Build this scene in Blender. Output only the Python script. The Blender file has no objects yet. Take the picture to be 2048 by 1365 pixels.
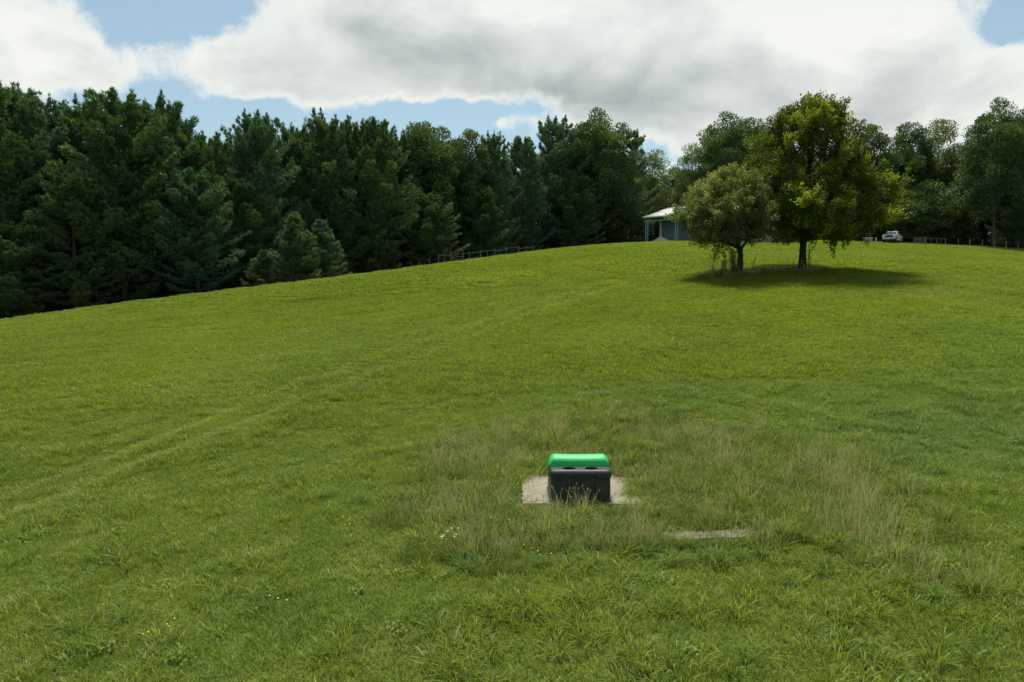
import bpy, bmesh, math, random
import numpy as np
from mathutils import Vector, Matrix

R = math.radians
SC = bpy.context.scene
COL = SC.collection

# ------------------------------------------------------------------ camera
CAMZ = 3.67
PITCH = math.atan(77.0 / 1365.0)
cd = bpy.data.cameras.new('camera')
cd.sensor_width = 36.0
cd.lens = 24.0
cd.clip_start = 0.1
cd.clip_end = 3000.0
cam = bpy.data.objects.new('camera', cd)
COL.objects.link(cam)
cam.location = (0, 0, CAMZ)
cam.rotation_euler = (math.pi / 2 - PITCH, 0, 0)
SC.camera = cam

# ------------------------------------------------------------------ view
SC.view_settings.view_transform = 'Standard'
SC.view_settings.look = 'None'
SC.view_settings.exposure = 0.45
SC.view_settings.gamma = 1.0
try:
    SC.cycles.max_bounces = 6
    SC.cycles.diffuse_bounces = 3
    SC.cycles.glossy_bounces = 2
    SC.cycles.transmission_bounces = 4
    SC.cycles.transparent_max_bounces = 8
    SC.cycles.use_denoising = True
except Exception:
    pass

SUN_EL, SUN_AZ = R(67), R(0)          # azimuth from +Y towards +X
sd = bpy.data.lights.new('sun', 'SUN')
sd.energy = 4.5
sd.angle = R(16.0)
sd.color = (1.0, 0.95, 0.86)
sun = bpy.data.objects.new('sun', sd)
COL.objects.link(sun)
tosun = Vector((math.sin(SUN_AZ) * math.cos(SUN_EL), math.cos(SUN_AZ) * math.cos(SUN_EL), math.sin(SUN_EL)))
sun.rotation_euler = tosun.to_track_quat('Z', 'Y').to_euler()
sun.location = (30, 60, 80)


# ------------------------------------------------------------------ node maths helper
class NT:
    def __init__(s, nt):
        s.nt = nt

    def new(s, t, **k):
        n = s.nt.nodes.new(t)
        for a, b in k.items():
            setattr(n, a, b)
        return n

    def put(s, sock, v):
        if v is None:
            return
        if isinstance(v, (int, float)):
            sock.default_value = v
        elif isinstance(v, (tuple, list)):
            if sock.type == 'RGBA' and len(v) == 3:
                v = (*v, 1)
            sock.default_value = v
        else:
            s.nt.links.new(v, sock)

    def m(s, op, a, b=None, c=None, clamp=False):
        n = s.new('ShaderNodeMath', operation=op, use_clamp=clamp)
        s.put(n.inputs[0], a)
        s.put(n.inputs[1], b)
        s.put(n.inputs[2], c)
        return n.outputs[0]

    def vm(s, op, a, b=None):
        n = s.new('ShaderNodeVectorMath', operation=op)
        s.put(n.inputs[0], a)
        s.put(n.inputs[1], b)
        return n.outputs[0]

    def noise(s, vec, scale, detail=4, rough=0.5, dist=0.0, col=False):
        n = s.new('ShaderNodeTexNoise')
        if vec is not None:
            s.put(n.inputs['Vector'], vec)
        n.inputs['Scale'].default_value = scale
        n.inputs['Detail'].default_value = detail
        n.inputs['Roughness'].default_value = rough
        n.inputs['Distortion'].default_value = dist
        return n.outputs['Color' if col else 'Fac']

    def ramp(s, f, a, b, c=0.0, d=1.0, smooth=False):
        n = s.new('ShaderNodeMapRange')
        n.interpolation_type = 'SMOOTHSTEP' if smooth else 'LINEAR'
        n.clamp = True
        s.put(n.inputs[0], f)
        for i, v in enumerate((a, b, c, d)):
            s.put(n.inputs[i + 1], v)
        return n.outputs[0]

    def mix(s, f, a, b, mode='MIX'):
        n = s.new('ShaderNodeMix', data_type='RGBA', blend_type=mode)
        s.put(n.inputs[0], f)
        s.put(n.inputs[6], a)
        s.put(n.inputs[7], b)
        return n.outputs[2]


def material(name):
    m = bpy.data.materials.new(name)
    m.use_nodes = True
    m.node_tree.nodes.clear()
    return m, NT(m.node_tree)


def finish(n, shader):
    o = n.new('ShaderNodeOutputMaterial')
    n.nt.links.new(shader, o.inputs[0])


def principled(n, col, rough=0.6, metal=0.0, bump=None, bstr=0.3, bdist=0.02, spec=0.5):
    p = n.new('ShaderNodeBsdfPrincipled')
    n.put(p.inputs['Base Color'], col)
    n.put(p.inputs['Roughness'], rough)
    n.put(p.inputs['Metallic'], metal)
    n.put(p.inputs['Specular IOR Level'], spec)
    if bump is not None:
        b = n.new('ShaderNodeBump')
        b.inputs['Strength'].default_value = bstr
        b.inputs['Distance'].default_value = bdist
        n.put(b.inputs['Height'], bump)
        n.nt.links.new(b.outputs[0], p.inputs['Normal'])
    return p.outputs[0]


# ------------------------------------------------------------------ rays of the survey (plan bearings, metres)
def ray(u, v):
    a, b = (u - 1024) / 1365.0, (682.5 - v) / 1365.0
    c, s = math.cos(PITCH), math.sin(PITCH)
    y = c + s * b
    z = c * b - s
    return a / y, z / y


def az_el(u, v):
    a, t = ray(u, v)
    return math.atan(a), math.atan(t / math.sqrt(1 + a * a))


# ------------------------------------------------------------------ sky
W = bpy.data.worlds.new('World')
SC.world = W
W.use_nodes = True
W.node_tree.nodes.clear()
w = NT(W.node_tree)
tc = w.new('ShaderNodeTexCoord')
D = tc.outputs['Generated']
sep = w.new('ShaderNodeSeparateXYZ')
w.put(sep.inputs[0], D)
X, Y, Z = sep.outputs
az = w.m('ARCTAN2', X, Y)
el = w.m('ARCSINE', Z)
warpn = w.noise(D, 6.0, 5, 0.55, col=True)
wsep = w.new('ShaderNodeSeparateXYZ')
w.put(wsep.inputs[0], warpn)
azw = w.m('ADD', az, w.m('MULTIPLY', w.m('SUBTRACT', wsep.outputs[0], 0.5), 0.16))
elw = w.m('ADD', el, w.m('MULTIPLY', w.m('SUBTRACT', wsep.outputs[1], 0.5), 0.10))


def blob(u, v, su, sv, amp, rot=0.0):
    a, e = az_el(u, v)
    dx = w.m('SUBTRACT', azw, a)
    dy = w.m('SUBTRACT', elw, e)
    if rot:
        c, s = math.cos(R(rot)), math.sin(R(rot))
        dx, dy = (w.m('ADD', w.m('MULTIPLY', dx, c), w.m('MULTIPLY', dy, s)),
                  w.m('SUBTRACT', w.m('MULTIPLY', dy, c), w.m('MULTIPLY', dx, s)))
    k = w.m('ADD', w.m('POWER', w.m('DIVIDE', dx, su / 1365.0), 2.0), w.m('POWER', w.m('DIVIDE', dy, sv / 1365.0), 2.0))
    return w.m('MULTIPLY', w.m('EXPONENT', w.m('MULTIPLY', k, -1.0)), amp)


def total(lst, base):
    t = base
    for b in lst:
        t = w.m('ADD', b, t)
    return t


flat = w.vm('MULTIPLY', D, (1.0, 1.0, 2.0))
n1 = w.m('ADD', w.m('MULTIPLY', w.noise(D, 8.0, 12, 0.60, 0.3), 0.66), w.m('MULTIPLY', w.noise(D, 24.0, 10, 0.62, 0.2), 0.34))
n2 = w.noise(flat, 2.2, 4, 0.5)
cover = total([
    blob(50, 60, 140, 90, 1.1), blob(20, 190, 170, 70, 0.5), blob(290, 135, 120, 50, 0.35), blob(470, 150, 110, 60, 0.9, -20),
    blob(800, 60, 340, 110, 1.1), blob(640, 150, 220, 65, 0.8), blob(1350, 80, 420, 160, 1.3),
    blob(1750, 170, 420, 140, 1.2), blob(1150, 215, 90, 40, 0.5), blob(1010, 242, 45, 20, 0.75),
    blob(1420, 260, 350, 60, 0.9), blob(810, 165, 80, 30, 0.45), blob(720, 232, 70, 14, 0.35),
    blob(400, 10, 80, 110, -1.3, -14), blob(250, 40, 75, 60, -0.9), blob(330, 200, 40, 60, -0.35), blob(250, 215, 260, 20, -0.35), blob(900, 222, 260, 34, -1.0), blob(560, 235, 160, 22, -0.6),
    blob(760, 215, 200, 30, -0.35), blob(1000, 300, 420, 55, -0.6), blob(2045, 40, 42, 28, -1.6), blob(1800, -8, 150, 12, -0.5),
    blob(420, 235, 200, 26, -0.5), blob(1320, 300, 70, 45, -0.9),
], -0.27)
cv = w.m('ADD', cover, w.m('ADD', w.m('MULTIPLY', w.m('SUBTRACT', n1, 0.5), 3.6), w.m('MULTIPLY', w.m('SUBTRACT', n2, 0.5), 0.5)))
# away from the charted clouds: a generic broken cover
away = w.ramp(w.m('ABSOLUTE', az), 0.75, 1.05)
high = w.ramp(el, 0.48, 0.75)
gen = w.m('MAXIMUM', away, high)
cv = w.m('ADD', cv, w.m('MULTIPLY', gen, 0.38))
mask = w.ramp(cv, -0.08, 0.55, smooth=True)
grey = total([
    blob(760, 70, 280, 55, 0.62), blob(900, 95, 200, 45, 0.4), blob(1290, 205, 280, 50, 0.8), blob(1000, 150, 260, 40, 0.25), blob(560, 125, 90, 35, 0.3),
    blob(1120, 165, 160, 35, 0.4), blob(1760, 170, 130, 55, 0.55, 25), blob(1900, 200, 170, 50, 0.4), blob(20, 180, 140, 40, 0.35), blob(640, 170, 150, 25, 0.25),
    blob(1330, 60, 90, 90, 0.18, 20), blob(1600, 60, 200, 60, -0.25), blob(1000, 20, 150, 60, -0.3), blob(1050, 130, 60, 40, -0.2),
], 0.05)
gn = w.m('ADD', w.m('MULTIPLY', w.noise(flat, 4.6, 6, 0.52, 0.8), 0.70), w.m('MULTIPLY', w.noise(flat, 14.0, 10, 0.62), 0.30))
grey = w.m('ADD', grey, w.m('MULTIPLY', w.m('SUBTRACT', gn, 0.5), 3.2))
grey = w.m('ADD', grey, w.m('MULTIPLY', gen, 0.3))
grey = w.m('MULTIPLY', w.ramp(grey, -0.1, 1.55), w.ramp(cv, 0.15, 0.9))
ccol = w.mix(grey, (0.665, 0.68, 0.65), (0.245, 0.295, 0.30))
sky = w.new('ShaderNodeTexSky', sky_type='NISHITA')
sky.sun_disc = False
sky.sun_elevation = SUN_EL
sky.sun_rotation = SUN_AZ
sky.altitude = 600
sky.air_density = 1.0
sky.dust_density = 2.0
bg1 = w.new('ShaderNodeBackground')
w.put(bg1.inputs[0], w.mix(1.0, sky.outputs[0], (0.93, 1.16, 1.06), 'MULTIPLY'))
bg1.inputs[1].default_value = 0.082
bg2 = w.new('ShaderNodeBackground')
w.put(bg2.inputs[0], ccol)
bg2.inputs[1].default_value = 1.0
mx = w.new('ShaderNodeMixShader')
w.put(mx.inputs[0], w.m('ADD', w.m('MULTIPLY', mask, 0.82), w.ramp(el, 0.05, 0.50, 0.26, 0.12)))
w.nt.links.new(bg1.outputs[0], mx.inputs[1])
w.nt.links.new(bg2.outputs[0], mx.inputs[2])
wo = w.new('ShaderNodeOutputWorld')
w.nt.links.new(mx.outputs[0], wo.inputs[0])


# ------------------------------------------------------------------ object helpers
def tag(o, label=None, cat=None, group=None, kind=None):
    if label:
        o['label'] = label
    if cat:
        o['category'] = cat
    if group:
        o['group'] = group
    if kind:
        o['kind'] = kind
    return o


def empty(name, loc, rz=0.0):
    o = bpy.data.objects.new(name, None)
    o.empty_display_size = 0.3
    COL.objects.link(o)
    o.location = loc
    o.rotation_euler = (0, 0, rz)
    return o


def link(name, me, mat=None, parent=None):
    o = bpy.data.objects.new(name, me)
    COL.objects.link(o)
    if mat is not None and len(me.materials) == 0:
        me.materials.append(mat)
    if parent is not None:
        o.parent = parent
    return o


def copy_tree(o, parent=None):
    c = o.copy()
    COL.objects.link(c)
    c.parent = parent
    for ch in [x for x in bpy.data.objects if x.parent == o]:
        copy_tree(ch, c)
    return c


def np_mesh(name, V, faces, var=None, smooth=False):
    """faces: list of (array n x k)"""
    me = bpy.data.meshes.new(name)
    V = np.asarray(V, dtype=np.float32)
    me.vertices.add(len(V))
    me.vertices.foreach_set('co', V.ravel())
    loops = np.concatenate([f.ravel() for f in faces]).astype(np.int32)
    tot = np.concatenate([np.full(len(f), f.shape[1]) for f in faces]).astype(np.int32)
    st = np.concatenate([[0], np.cumsum(tot)[:-1]]).astype(np.int32)
    me.loops.add(len(loops))
    me.loops.foreach_set('vertex_index', loops)
    me.polygons.add(len(tot))
    me.polygons.foreach_set('loop_start', st)
    me.polygons.foreach_set('loop_total', tot)
    if smooth:
        me.polygons.foreach_set('use_smooth', np.ones(len(tot), dtype=bool))
    me.update(calc_edges=True)
    if var is not None:
        for nm, arr in var.items():
            a = me.attributes.new(nm, 'FLOAT', 'POINT')
            a.data.foreach_set('value', np.asarray(arr, dtype=np.float32))
    return me


class MB:
    """collects solid pieces into one mesh"""
    def __init__(s):
        s.v, s.f = [], []

    def add(s, V, F):
        o = len(s.v)
        s.v += [tuple(x) for x in V]
        s.f += [tuple(i + o for i in f) for f in F]

    def box(s, c, size, rz=0.0, bev=0.0, M=None):
        bm = bmesh.new()
        bmesh.ops.create_cube(bm, size=1.0)
        bmesh.ops.scale(bm, vec=size, verts=bm.verts)
        if bev > 0:
            bmesh.ops.bevel(bm, geom=bm.edges[:], offset=bev, segments=2, affect='EDGES')
        mt = Matrix.Translation(c) @ Matrix.Rotation(rz, 4, 'Z')
        if M is not None:
            mt = Matrix.Translation(c) @ M
        bmesh.ops.transform(bm, matrix=mt, verts=bm.verts)
        bm.verts.index_update()
        s.add([v.co for v in bm.verts], [[v.index for v in f.verts] for f in bm.faces])
        bm.free()

    def bar(s, a, b, wd, ht=None):
        a, b = Vector(a), Vector(b)
        d = b - a
        q = d.to_track_quat('Z', 'Y').to_matrix().to_4x4()
        s.box((a + b) / 2, (wd, ht or wd, d.length), M=q)

    def tube(s, pts, rad, n=8, cap=True):
        pts = [Vector(p) for p in pts]
        rings = []
        V, F = [], []
        up = Vector((0.31, 0.2, 1)).normalized()
        for i, p in enumerate(pts):
            d = (pts[min(i + 1, len(pts) - 1)] - pts[max(i - 1, 0)]).normalized()
            x = d.cross(Vector((1, 0.1, 0.05)) if abs(d.dot(up)) > 0.93 else up).normalized()
            y = d.cross(x)
            r = rad[i] if hasattr(rad, '__len__') else rad
            for k in range(n):
                a = 2 * math.pi * k / n
                V.append(p + x * (math.cos(a) * r) + y * (math.sin(a) * r))
        for i in range(len(pts) - 1):
            for k in range(n):
                k2 = (k + 1) % n
                F.append((i * n + k, i * n + k2, (i + 1) * n + k2, (i + 1) * n + k))
        if cap:
            F.append(tuple(range(n))[::-1])
            F.append(tuple((len(pts) - 1) * n + k for k in range(n)))
        s.add(V, F)

    def prism(s, prof, x0, x1):
        """profile in (y,z), extruded along x"""
        n = len(prof)
        V = [(x0, y, z) for y, z in prof] + [(x1, y, z) for y, z in prof]
        F = [tuple(range(n)), tuple(range(2 * n - 1, n - 1, -1))]
        for i in range(n):
            j = (i + 1) % n
            F.append((i, i + n, j + n, j))
        s.add(V, F)

    def mesh(s, name, smooth=False):
        me = bpy.data.meshes.new(name)
        me.from_pydata(s.v, [], s.f)
        bm = bmesh.new()
        bm.from_mesh(me)
        bmesh.ops.recalc_face_normals(bm, faces=bm.faces[:])
        bm.to_mesh(me)
        bm.free()
        if smooth:
            me.polygons.foreach_set('use_smooth', [True] * len(me.polygons))
        me.update()
        return me

    def build(s, name, mat, parent=None, smooth=False):
        return link(name, s.mesh(name, smooth), mat, parent)


# ------------------------------------------------------------------ terrain
CTRL = [  # x, y, z
    (-12, -10, -3.0), (0, -10, -2.2), (15, -10, -1.6),
    (-6, 6, -0.95), (0, 6, -0.42), (6, 6, -0.15),
    (0, 10.2, -0.16), (3, 10.2, -0.1), (1.3, 12.2, 0.0), (1.3, 14, 0.03), (4, 13, 0.08), (-3, 13, -0.25),
    (-9, 12, -0.75), (9, 12, 0.3), (-4, 19, 0.1), (2, 19, 0.5), (12, 19, 1.0),
    (-18, 25, 0.35), (-8, 27, 1.0), (3, 30, 1.95), (18, 28, 2.4), (30, 30, 2.9),
    (-15, 40, 2.2), (5, 48, 5.0), (20, 48, 5.8), (33, 48, 5.6), (15, 70, 8.9), (45, 75, 8.6), (30, 75, 9.4),
    (60, 60, 6.5), (90, 90, 9.0), (60, 150, 16.2), (30, 160, 14.5), (100, 160, 15.5),
]
for u, v, d in ((0, 645, 50), (262, 608, 56), (570, 570, 65), (880, 532, 77), (1024, 513, 85), (1150, 497, 91), (1290, 487, 99),
                (1450, 484, 100), (1650, 485, 104), (1790, 491, 110), (1900, 496, 103), (2048, 513, 95), (1960, 495, 113), (2048, 500, 112), (1700, 485, 119), (1790, 487, 119), (1790, 486, 127), (1870, 491, 118), (1960, 492, 122), (2060, 498, 122),
                (-300, 690, 42), (2200, 520, 100)):
    a, t = ray(u, v)
    CTRL.append((a * d, d, CAMZ + t * d))
for u, v, d, dz in ((0, 645, 64, -1.1), (262, 608, 71, -1.2), (570, 570, 80, -1.5), (880, 532, 90, -1.3), (1024, 513, 98, -0.9), (1150, 497, 106, -0.5),
                    (1290, 487, 116, -0.3), (0, 645, 90, -5), (262, 608, 110, -7), (570, 570, 120, -7), (880, 532, 130, -6), (1024, 513, 140, -4)):
    a, t = ray(u, v)
    CTRL.append((a * d, d, CAMZ + t * d + dz))
CT = np.array(CTRL, float)


def tps_fit(P, zz, lam=0.4):
    d = np.sqrt(((P[:, None] - P[None]) ** 2).sum(-1)) + 1e-9
    K = d ** 2 * np.log(d) + lam * np.eye(len(P)) * 30
    Q = np.c_[np.ones(len(P)), P]
    A = np.block([[K, Q], [Q.T, np.zeros((3, 3))]])
    return np.linalg.solve(A, np.r_[zz, 0, 0, 0])


TW = tps_fit(CT[:, :2] / 50.0, CT[:, 2], 0.00002)


def ground_z(x, y):
    x = np.atleast_1d(np.asarray(x, float))
    y = np.atleast_1d(np.asarray(y, float))
    xc, yc = np.clip(x, -110, 130), np.clip(y, -25, 190)
    P = np.c_[xc, yc] / 50.0
    out = np.zeros(len(P))
    C = CT[:, :2] / 50.0
    for s in range(0, len(P), 20000):
        p = P[s:s + 20000]
        d = np.sqrt(((p[:, None] - C[None]) ** 2).sum(-1)) + 1e-9
        out[s:s + 20000] = (d ** 2 * np.log(d)) @ TW[:-3] + TW[-3] + p @ TW[-2:]
    far = np.maximum(np.abs(x - xc), np.abs(y - yc))
    k = np.clip(far / 200.0, 0, 1)
    k = k * k * (3 - 2 * k)
    out = out * (1 - k) + 0.0 * k
    out += 0.025 * np.sin(x * 1.7 + 0.6 * y) + 0.02 * np.sin(y * 2.3 - x * 0.9) + 0.03 * np.sin(0.55 * x - 0.7 * y + 1)
    # low bank in front of the buried slab
    st = np.clip((10.62 - y) / 0.12, 0, 1) * np.clip((y - 8.4) / 1.8, 0, 1) * np.clip((x + 1.3) / 0.6, 0, 1) * np.clip((4.6 - x) / 0.6, 0, 1)
    out -= 0.06 * st
    return out


def gz(x, y):
    return float(ground_z(x, y)[0])


def spot(u, d):
    a, _ = ray(u, 500)
    return a * d, d


def topz(u, v, d):
    return CAMZ + ray(u, v)[1] * d


def axis(lo, hi, step, far):
    a = list(np.arange(lo, hi + 1e-6, step))
    s, x = step, hi
    while x < far:
        s *= 1.25
        x += s
        a.append(x)
    s, x = step, lo
    while x > -far:
        s *= 1.25
        x -= s
        a.insert(0, x)
    return np.array(a)


xs, ys = axis(-55, 95, 0.7, 900), axis(2, 125, 0.6, 900)
# add the line of the little bank
ys = np.unique(np.round(np.r_[ys, np.arange(8.4, 11.4, 0.15)], 4))
GX, GY = np.meshgrid(xs, ys)
GZ = ground_z(GX.ravel(), GY.ravel())
nx, ny = len(xs), len(ys)
idx = np.arange(nx * ny).reshape(ny, nx)
F = np.stack([idx[:-1, :-1].ravel(), idx[:-1, 1:].ravel(), idx[1:, 1:].ravel(), idx[1:, :-1].ravel()], 1)
gme = np_mesh('ground', np.c_[GX.ravel(), GY.ravel(), GZ], [F], smooth=True)

# ------------------------------------------------------------------ land cover masks (plan, metres)
DRY = np.array([(-1.9, 12.2), (-2.4, 14.5), (-1.6, 17.2), (0.4, 19.0), (3.6, 19.2), (5.6, 17.2), (7.4, 15.4), (7.0, 12.2), (6.6, 10.4), (5.9, 9.0),
                (4.8, 9.3), (4.7, 10.3), (3.9, 10.35), (0.0, 10.35), (-1.6, 10.6)])


def poly_sd(x, y, P):
    """signed distance, inside positive"""
    p = np.c_[x, y]
    best = np.full(len(p), 1e9)
    inside = np.zeros(len(p), bool)
    for i in range(len(P)):
        a, b = P[i], P[(i + 1) % len(P)]
        ab = b - a
        t = np.clip(((p - a) @ ab) / (ab @ ab), 0, 1)
        best = np.minimum(best, np.hypot(*(p - (a + t[:, None] * ab)).T))
        c = ((a[1] > y) != (b[1] > y)) & (x < (b[0] - a[0]) * (y - a[1]) / (b[1] - a[1] + 1e-12) + a[0])
        inside ^= c
    return np.where(inside, best, -best)


def vnoise(x, y, s, seed=0):
    x, y = np.asarray(x) / s, np.asarray(y) / s
    xi, yi = np.floor(x).astype(int), np.floor(y).astype(int)
    fx, fy = x - xi, y - yi
    fx, fy = fx * fx * (3 - 2 * fx), fy * fy * (3 - 2 * fy)

    def h(a, b):
        n = np.sin(a * 127.1 + b * 311.7 + seed * 74.7) * 43758.5453
        return n - np.floor(n)
    return (h(xi, yi) * (1 - fx) + h(xi + 1, yi) * fx) * (1 - fy) + (h(xi, yi + 1) * (1 - fx) + h(xi + 1, yi + 1) * fx) * fy


def on_ground(u, v):
    a, t = ray(u, v)
    lo, hi = 4.0, 110.0
    for d in np.arange(4, 110, 0.25):
        if CAMZ + t * d < gz(a * d, d):
            return a * d, d
    return a * 100, 100


RUT1 = np.array([on_ground(u, v) for u, v in ((-120, 1055), (0, 1005), (130, 950), (320, 880), (520, 800), (700, 735), (880, 672), (1060, 612), (1230, 560))])
RUT2 = np.array([on_ground(u, v) for u, v in ((-120, 1095), (0, 1042), (150, 980), (340, 905), (560, 815), (720, 756), (900, 688), (1075, 624), (1250, 566))])


def line_d(x, y, L):
    p = np.c_[x, y]
    best = np.full(len(p), 1e9)
    for i in range(len(L) - 1):
        a, b = L[i], L[i + 1]
        ab = b - a
        t = np.clip(((p - a) @ ab) / (ab @ ab), 0, 1)
        best = np.minimum(best, np.hypot(*(p - (a + t[:, None] * ab)).T))
    return best


PAD = (1.28, 13.15, 1.08, 1.02)        # centre x, y, half width, half depth

SAPX, SAPY = spot(1480, 47)
BIGX, BIGY = spot(1605, 48)


def bare_slab(x, y):
    """two short stretches of the slab edge where nothing grows"""
    return (y > 10.38 + 0.12 * vnoise(x, y, 0.2, 18)) & (y < 10.70) & (((x > -0.42) & (x < 0.14)) | ((x > 2.5) & (x < 3.85)) | ((x > 0.9) & (x < 2.1) & (vnoise(x, y, 0.3, 17) > 0.55)))


def masks(x, y):
    sd_ = poly_sd(x, y, DRY) + (vnoise(x, y, 0.8, 3) - 0.5) * 1.3 + (vnoise(x, y, 0.25, 5) - 0.5) * 0.6
    dry = np.clip(sd_ / 0.9 + 0.35, 0, 1)
    rut = np.minimum(line_d(x, y, RUT1), line_d(x, y, RUT2))
    rut = np.clip(1.5 - 1.5 * rut / (0.23 + 0.004 * y), 0, 1) * np.clip((vnoise(x, y, 1.5, 9) + 0.45), 0, 1)
    fade = np.clip((75 - y) / 30, 0.3, 1)
    return dry, rut * fade


# ------------------------------------------------------------------ ground material
def ground_mat():
    m, n = material('soil_and_thatch')
    g = n.new('ShaderNodeNewGeometry').outputs['Position']
    a = n.noise(g, 0.35, 5, 0.6)
    b = n.noise(g, 14.0, 4, 0.6)
    c = n.mix(n.ramp(a, 0.3, 0.7), (0.055, 0.095, 0.012), (0.100, 0.140, 0.018))
    c = n.mix(n.ramp(b, 0.45, 0.75), c, (0.075, 0.065, 0.032))
    dr = n.new('ShaderNodeAttribute', attribute_name='dry').outputs['Fac']
    c = n.mix(dr, c, n.mix(b, (0.05, 0.05, 0.018), (0.12, 0.095, 0.05)))
    sh = n.new('ShaderNodeAttribute', attribute_name='litter').outputs['Fac']
    c = n.mix(sh, c, n.mix(b, (0.018, 0.013, 0.008), (0.04, 0.028, 0.016)))
    finish(n, principled(n, c, 0.95, bump=b, bstr=0.6, bdist=0.03, spec=0.1))
    return m


dry_, rut_ = masks(GX.ravel(), GY.ravel())
FOREST = np.array([spot(u, d) for u, d in ((-500, 40), (-100, 56), (0, 60), (262, 66), (570, 75), (760, 82), (880, 88), (1024, 96), (1150, 104), (1290, 122),
                                           (1500, 126), (1750, 130), (1900, 121), (1960, 115), (2048, 113), (2400, 108))] +
                  [(190, 400), (-260, 400)])
fd = poly_sd(GX.ravel(), GY.ravel(), FOREST)
for nm, arr in (('dry', np.clip(dry_, 0, 1)), ('litter', np.clip(fd / 2.0 + 0.5, 0, 1))):
    at_ = gme.attributes.new(nm, 'FLOAT', 'POINT')
    at_.data.foreach_set('value', arr.astype(np.float32))
ground = link('ground', gme, ground_mat())
ground['kind'] = 'structure'
ground['label'] = 'green pasture hillside rising to a rounded crest'


# ------------------------------------------------------------------ grass
def leaf_shader(n, col, trans_col, tr=0.35, gloss=0.08, rough=0.45):
    d = n.new('ShaderNodeBsdfDiffuse')
    n.put(d.inputs[0], col)
    t = n.new('ShaderNodeBsdfTranslucent')
    n.put(t.inputs[0], trans_col)
    mx1 = n.new('ShaderNodeMixShader')
    mx1.inputs[0].default_value = tr
    n.nt.links.new(d.outputs[0], mx1.inputs[1])
    n.nt.links.new(t.outputs[0], mx1.inputs[2])
    g = n.new('ShaderNodeBsdfGlossy')
    g.inputs['Roughness'].default_value = rough
    g.inputs[0].default_value = (0.8, 0.85, 0.8, 1)
    mx2 = n.new('ShaderNodeMixShader')
    mx2.inputs[0].default_value = gloss
    n.nt.links.new(mx1.outputs[0], mx2.inputs[1])
    n.nt.links.new(g.outputs[0], mx2.inputs[2])
    return mx2.outputs[0]


def grass_mat(name, a, b, c, dryc, tr=0.4):
    m, n = material(name)
    g = n.new('ShaderNodeNewGeometry').outputs['Position']
    var = n.new('ShaderNodeAttribute', attribute_name='var').outputs['Fac']
    tint = n.new('ShaderNodeAttribute', attribute_name='tint', attribute_type='INSTANCER').outputs['Fac']
    lush = n.new('ShaderNodeAttribute', attribute_name='lush', attribute_type='INSTANCER').outputs['Fac']
    big = n.ramp(n.noise(g, 0.09, 4, 0.65), 0.35, 0.65)
    mid = n.ramp(n.noise(g, 0.9, 4, 0.6), 0.3, 0.7)
    c0 = n.mix(n.m('MULTIPLY_ADD', n.m('POWER', var, 1.3), 0.72, n.m('MULTIPLY', mid, 0.28)), a, b)
    c0 = n.mix(n.m('MULTIPLY', big, 0.55), c0, c)
    fine = n.ramp(n.noise(g, 3.2, 5, 0.7), 0.36, 0.64)
    c0 = n.mix(n.m('MULTIPLY', n.m('SUBTRACT', 1.0, fine), 0.55), c0, a)
    c0 = n.mix(n.m('MULTIPLY', lush, n.m('MULTIPLY_ADD', var, 0.5, 0.4)), c0, (0.105, 0.210, 0.075))
    c0 = n.mix(n.m('MULTIPLY', tint, n.ramp(var, 0.1, 0.8)), c0, dryc)
    tcol = n.mix(1.0, c0, (1.3, 1.2, 0.7), 'MULTIPLY')
    finish(n, leaf_shader(n, c0, tcol, tr, 0.018, 0.5))
    return m


M_grass = grass_mat('meadow_grass', (0.060, 0.120, 0.014), (0.310, 0.395, 0.052), (0.275, 0.350, 0.032), (0.42, 0.42, 0.14), 0.45)
M_rough = grass_mat('rough_grass', (0.058, 0.115, 0.014), (0.215, 0.290, 0.050), (0.19, 0.25, 0.035), (0.34, 0.32, 0.15))
M_straw = grass_mat('straw', (0.31, 0.31, 0.13), (0.56, 0.54, 0.30), (0.40, 0.40, 0.19), (0.54, 0.50, 0.27), 0.3)
m_, n_ = material('yellow_petals')
finish(n_, principled(n_, (0.75, 0.55, 0.02), 0.6))
M_yellow = m_
m_, n_ = material('white_petals')
finish(n_, principled(n_, (0.75, 0.76, 0.72), 0.6))
M_white_petal = m_


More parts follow.
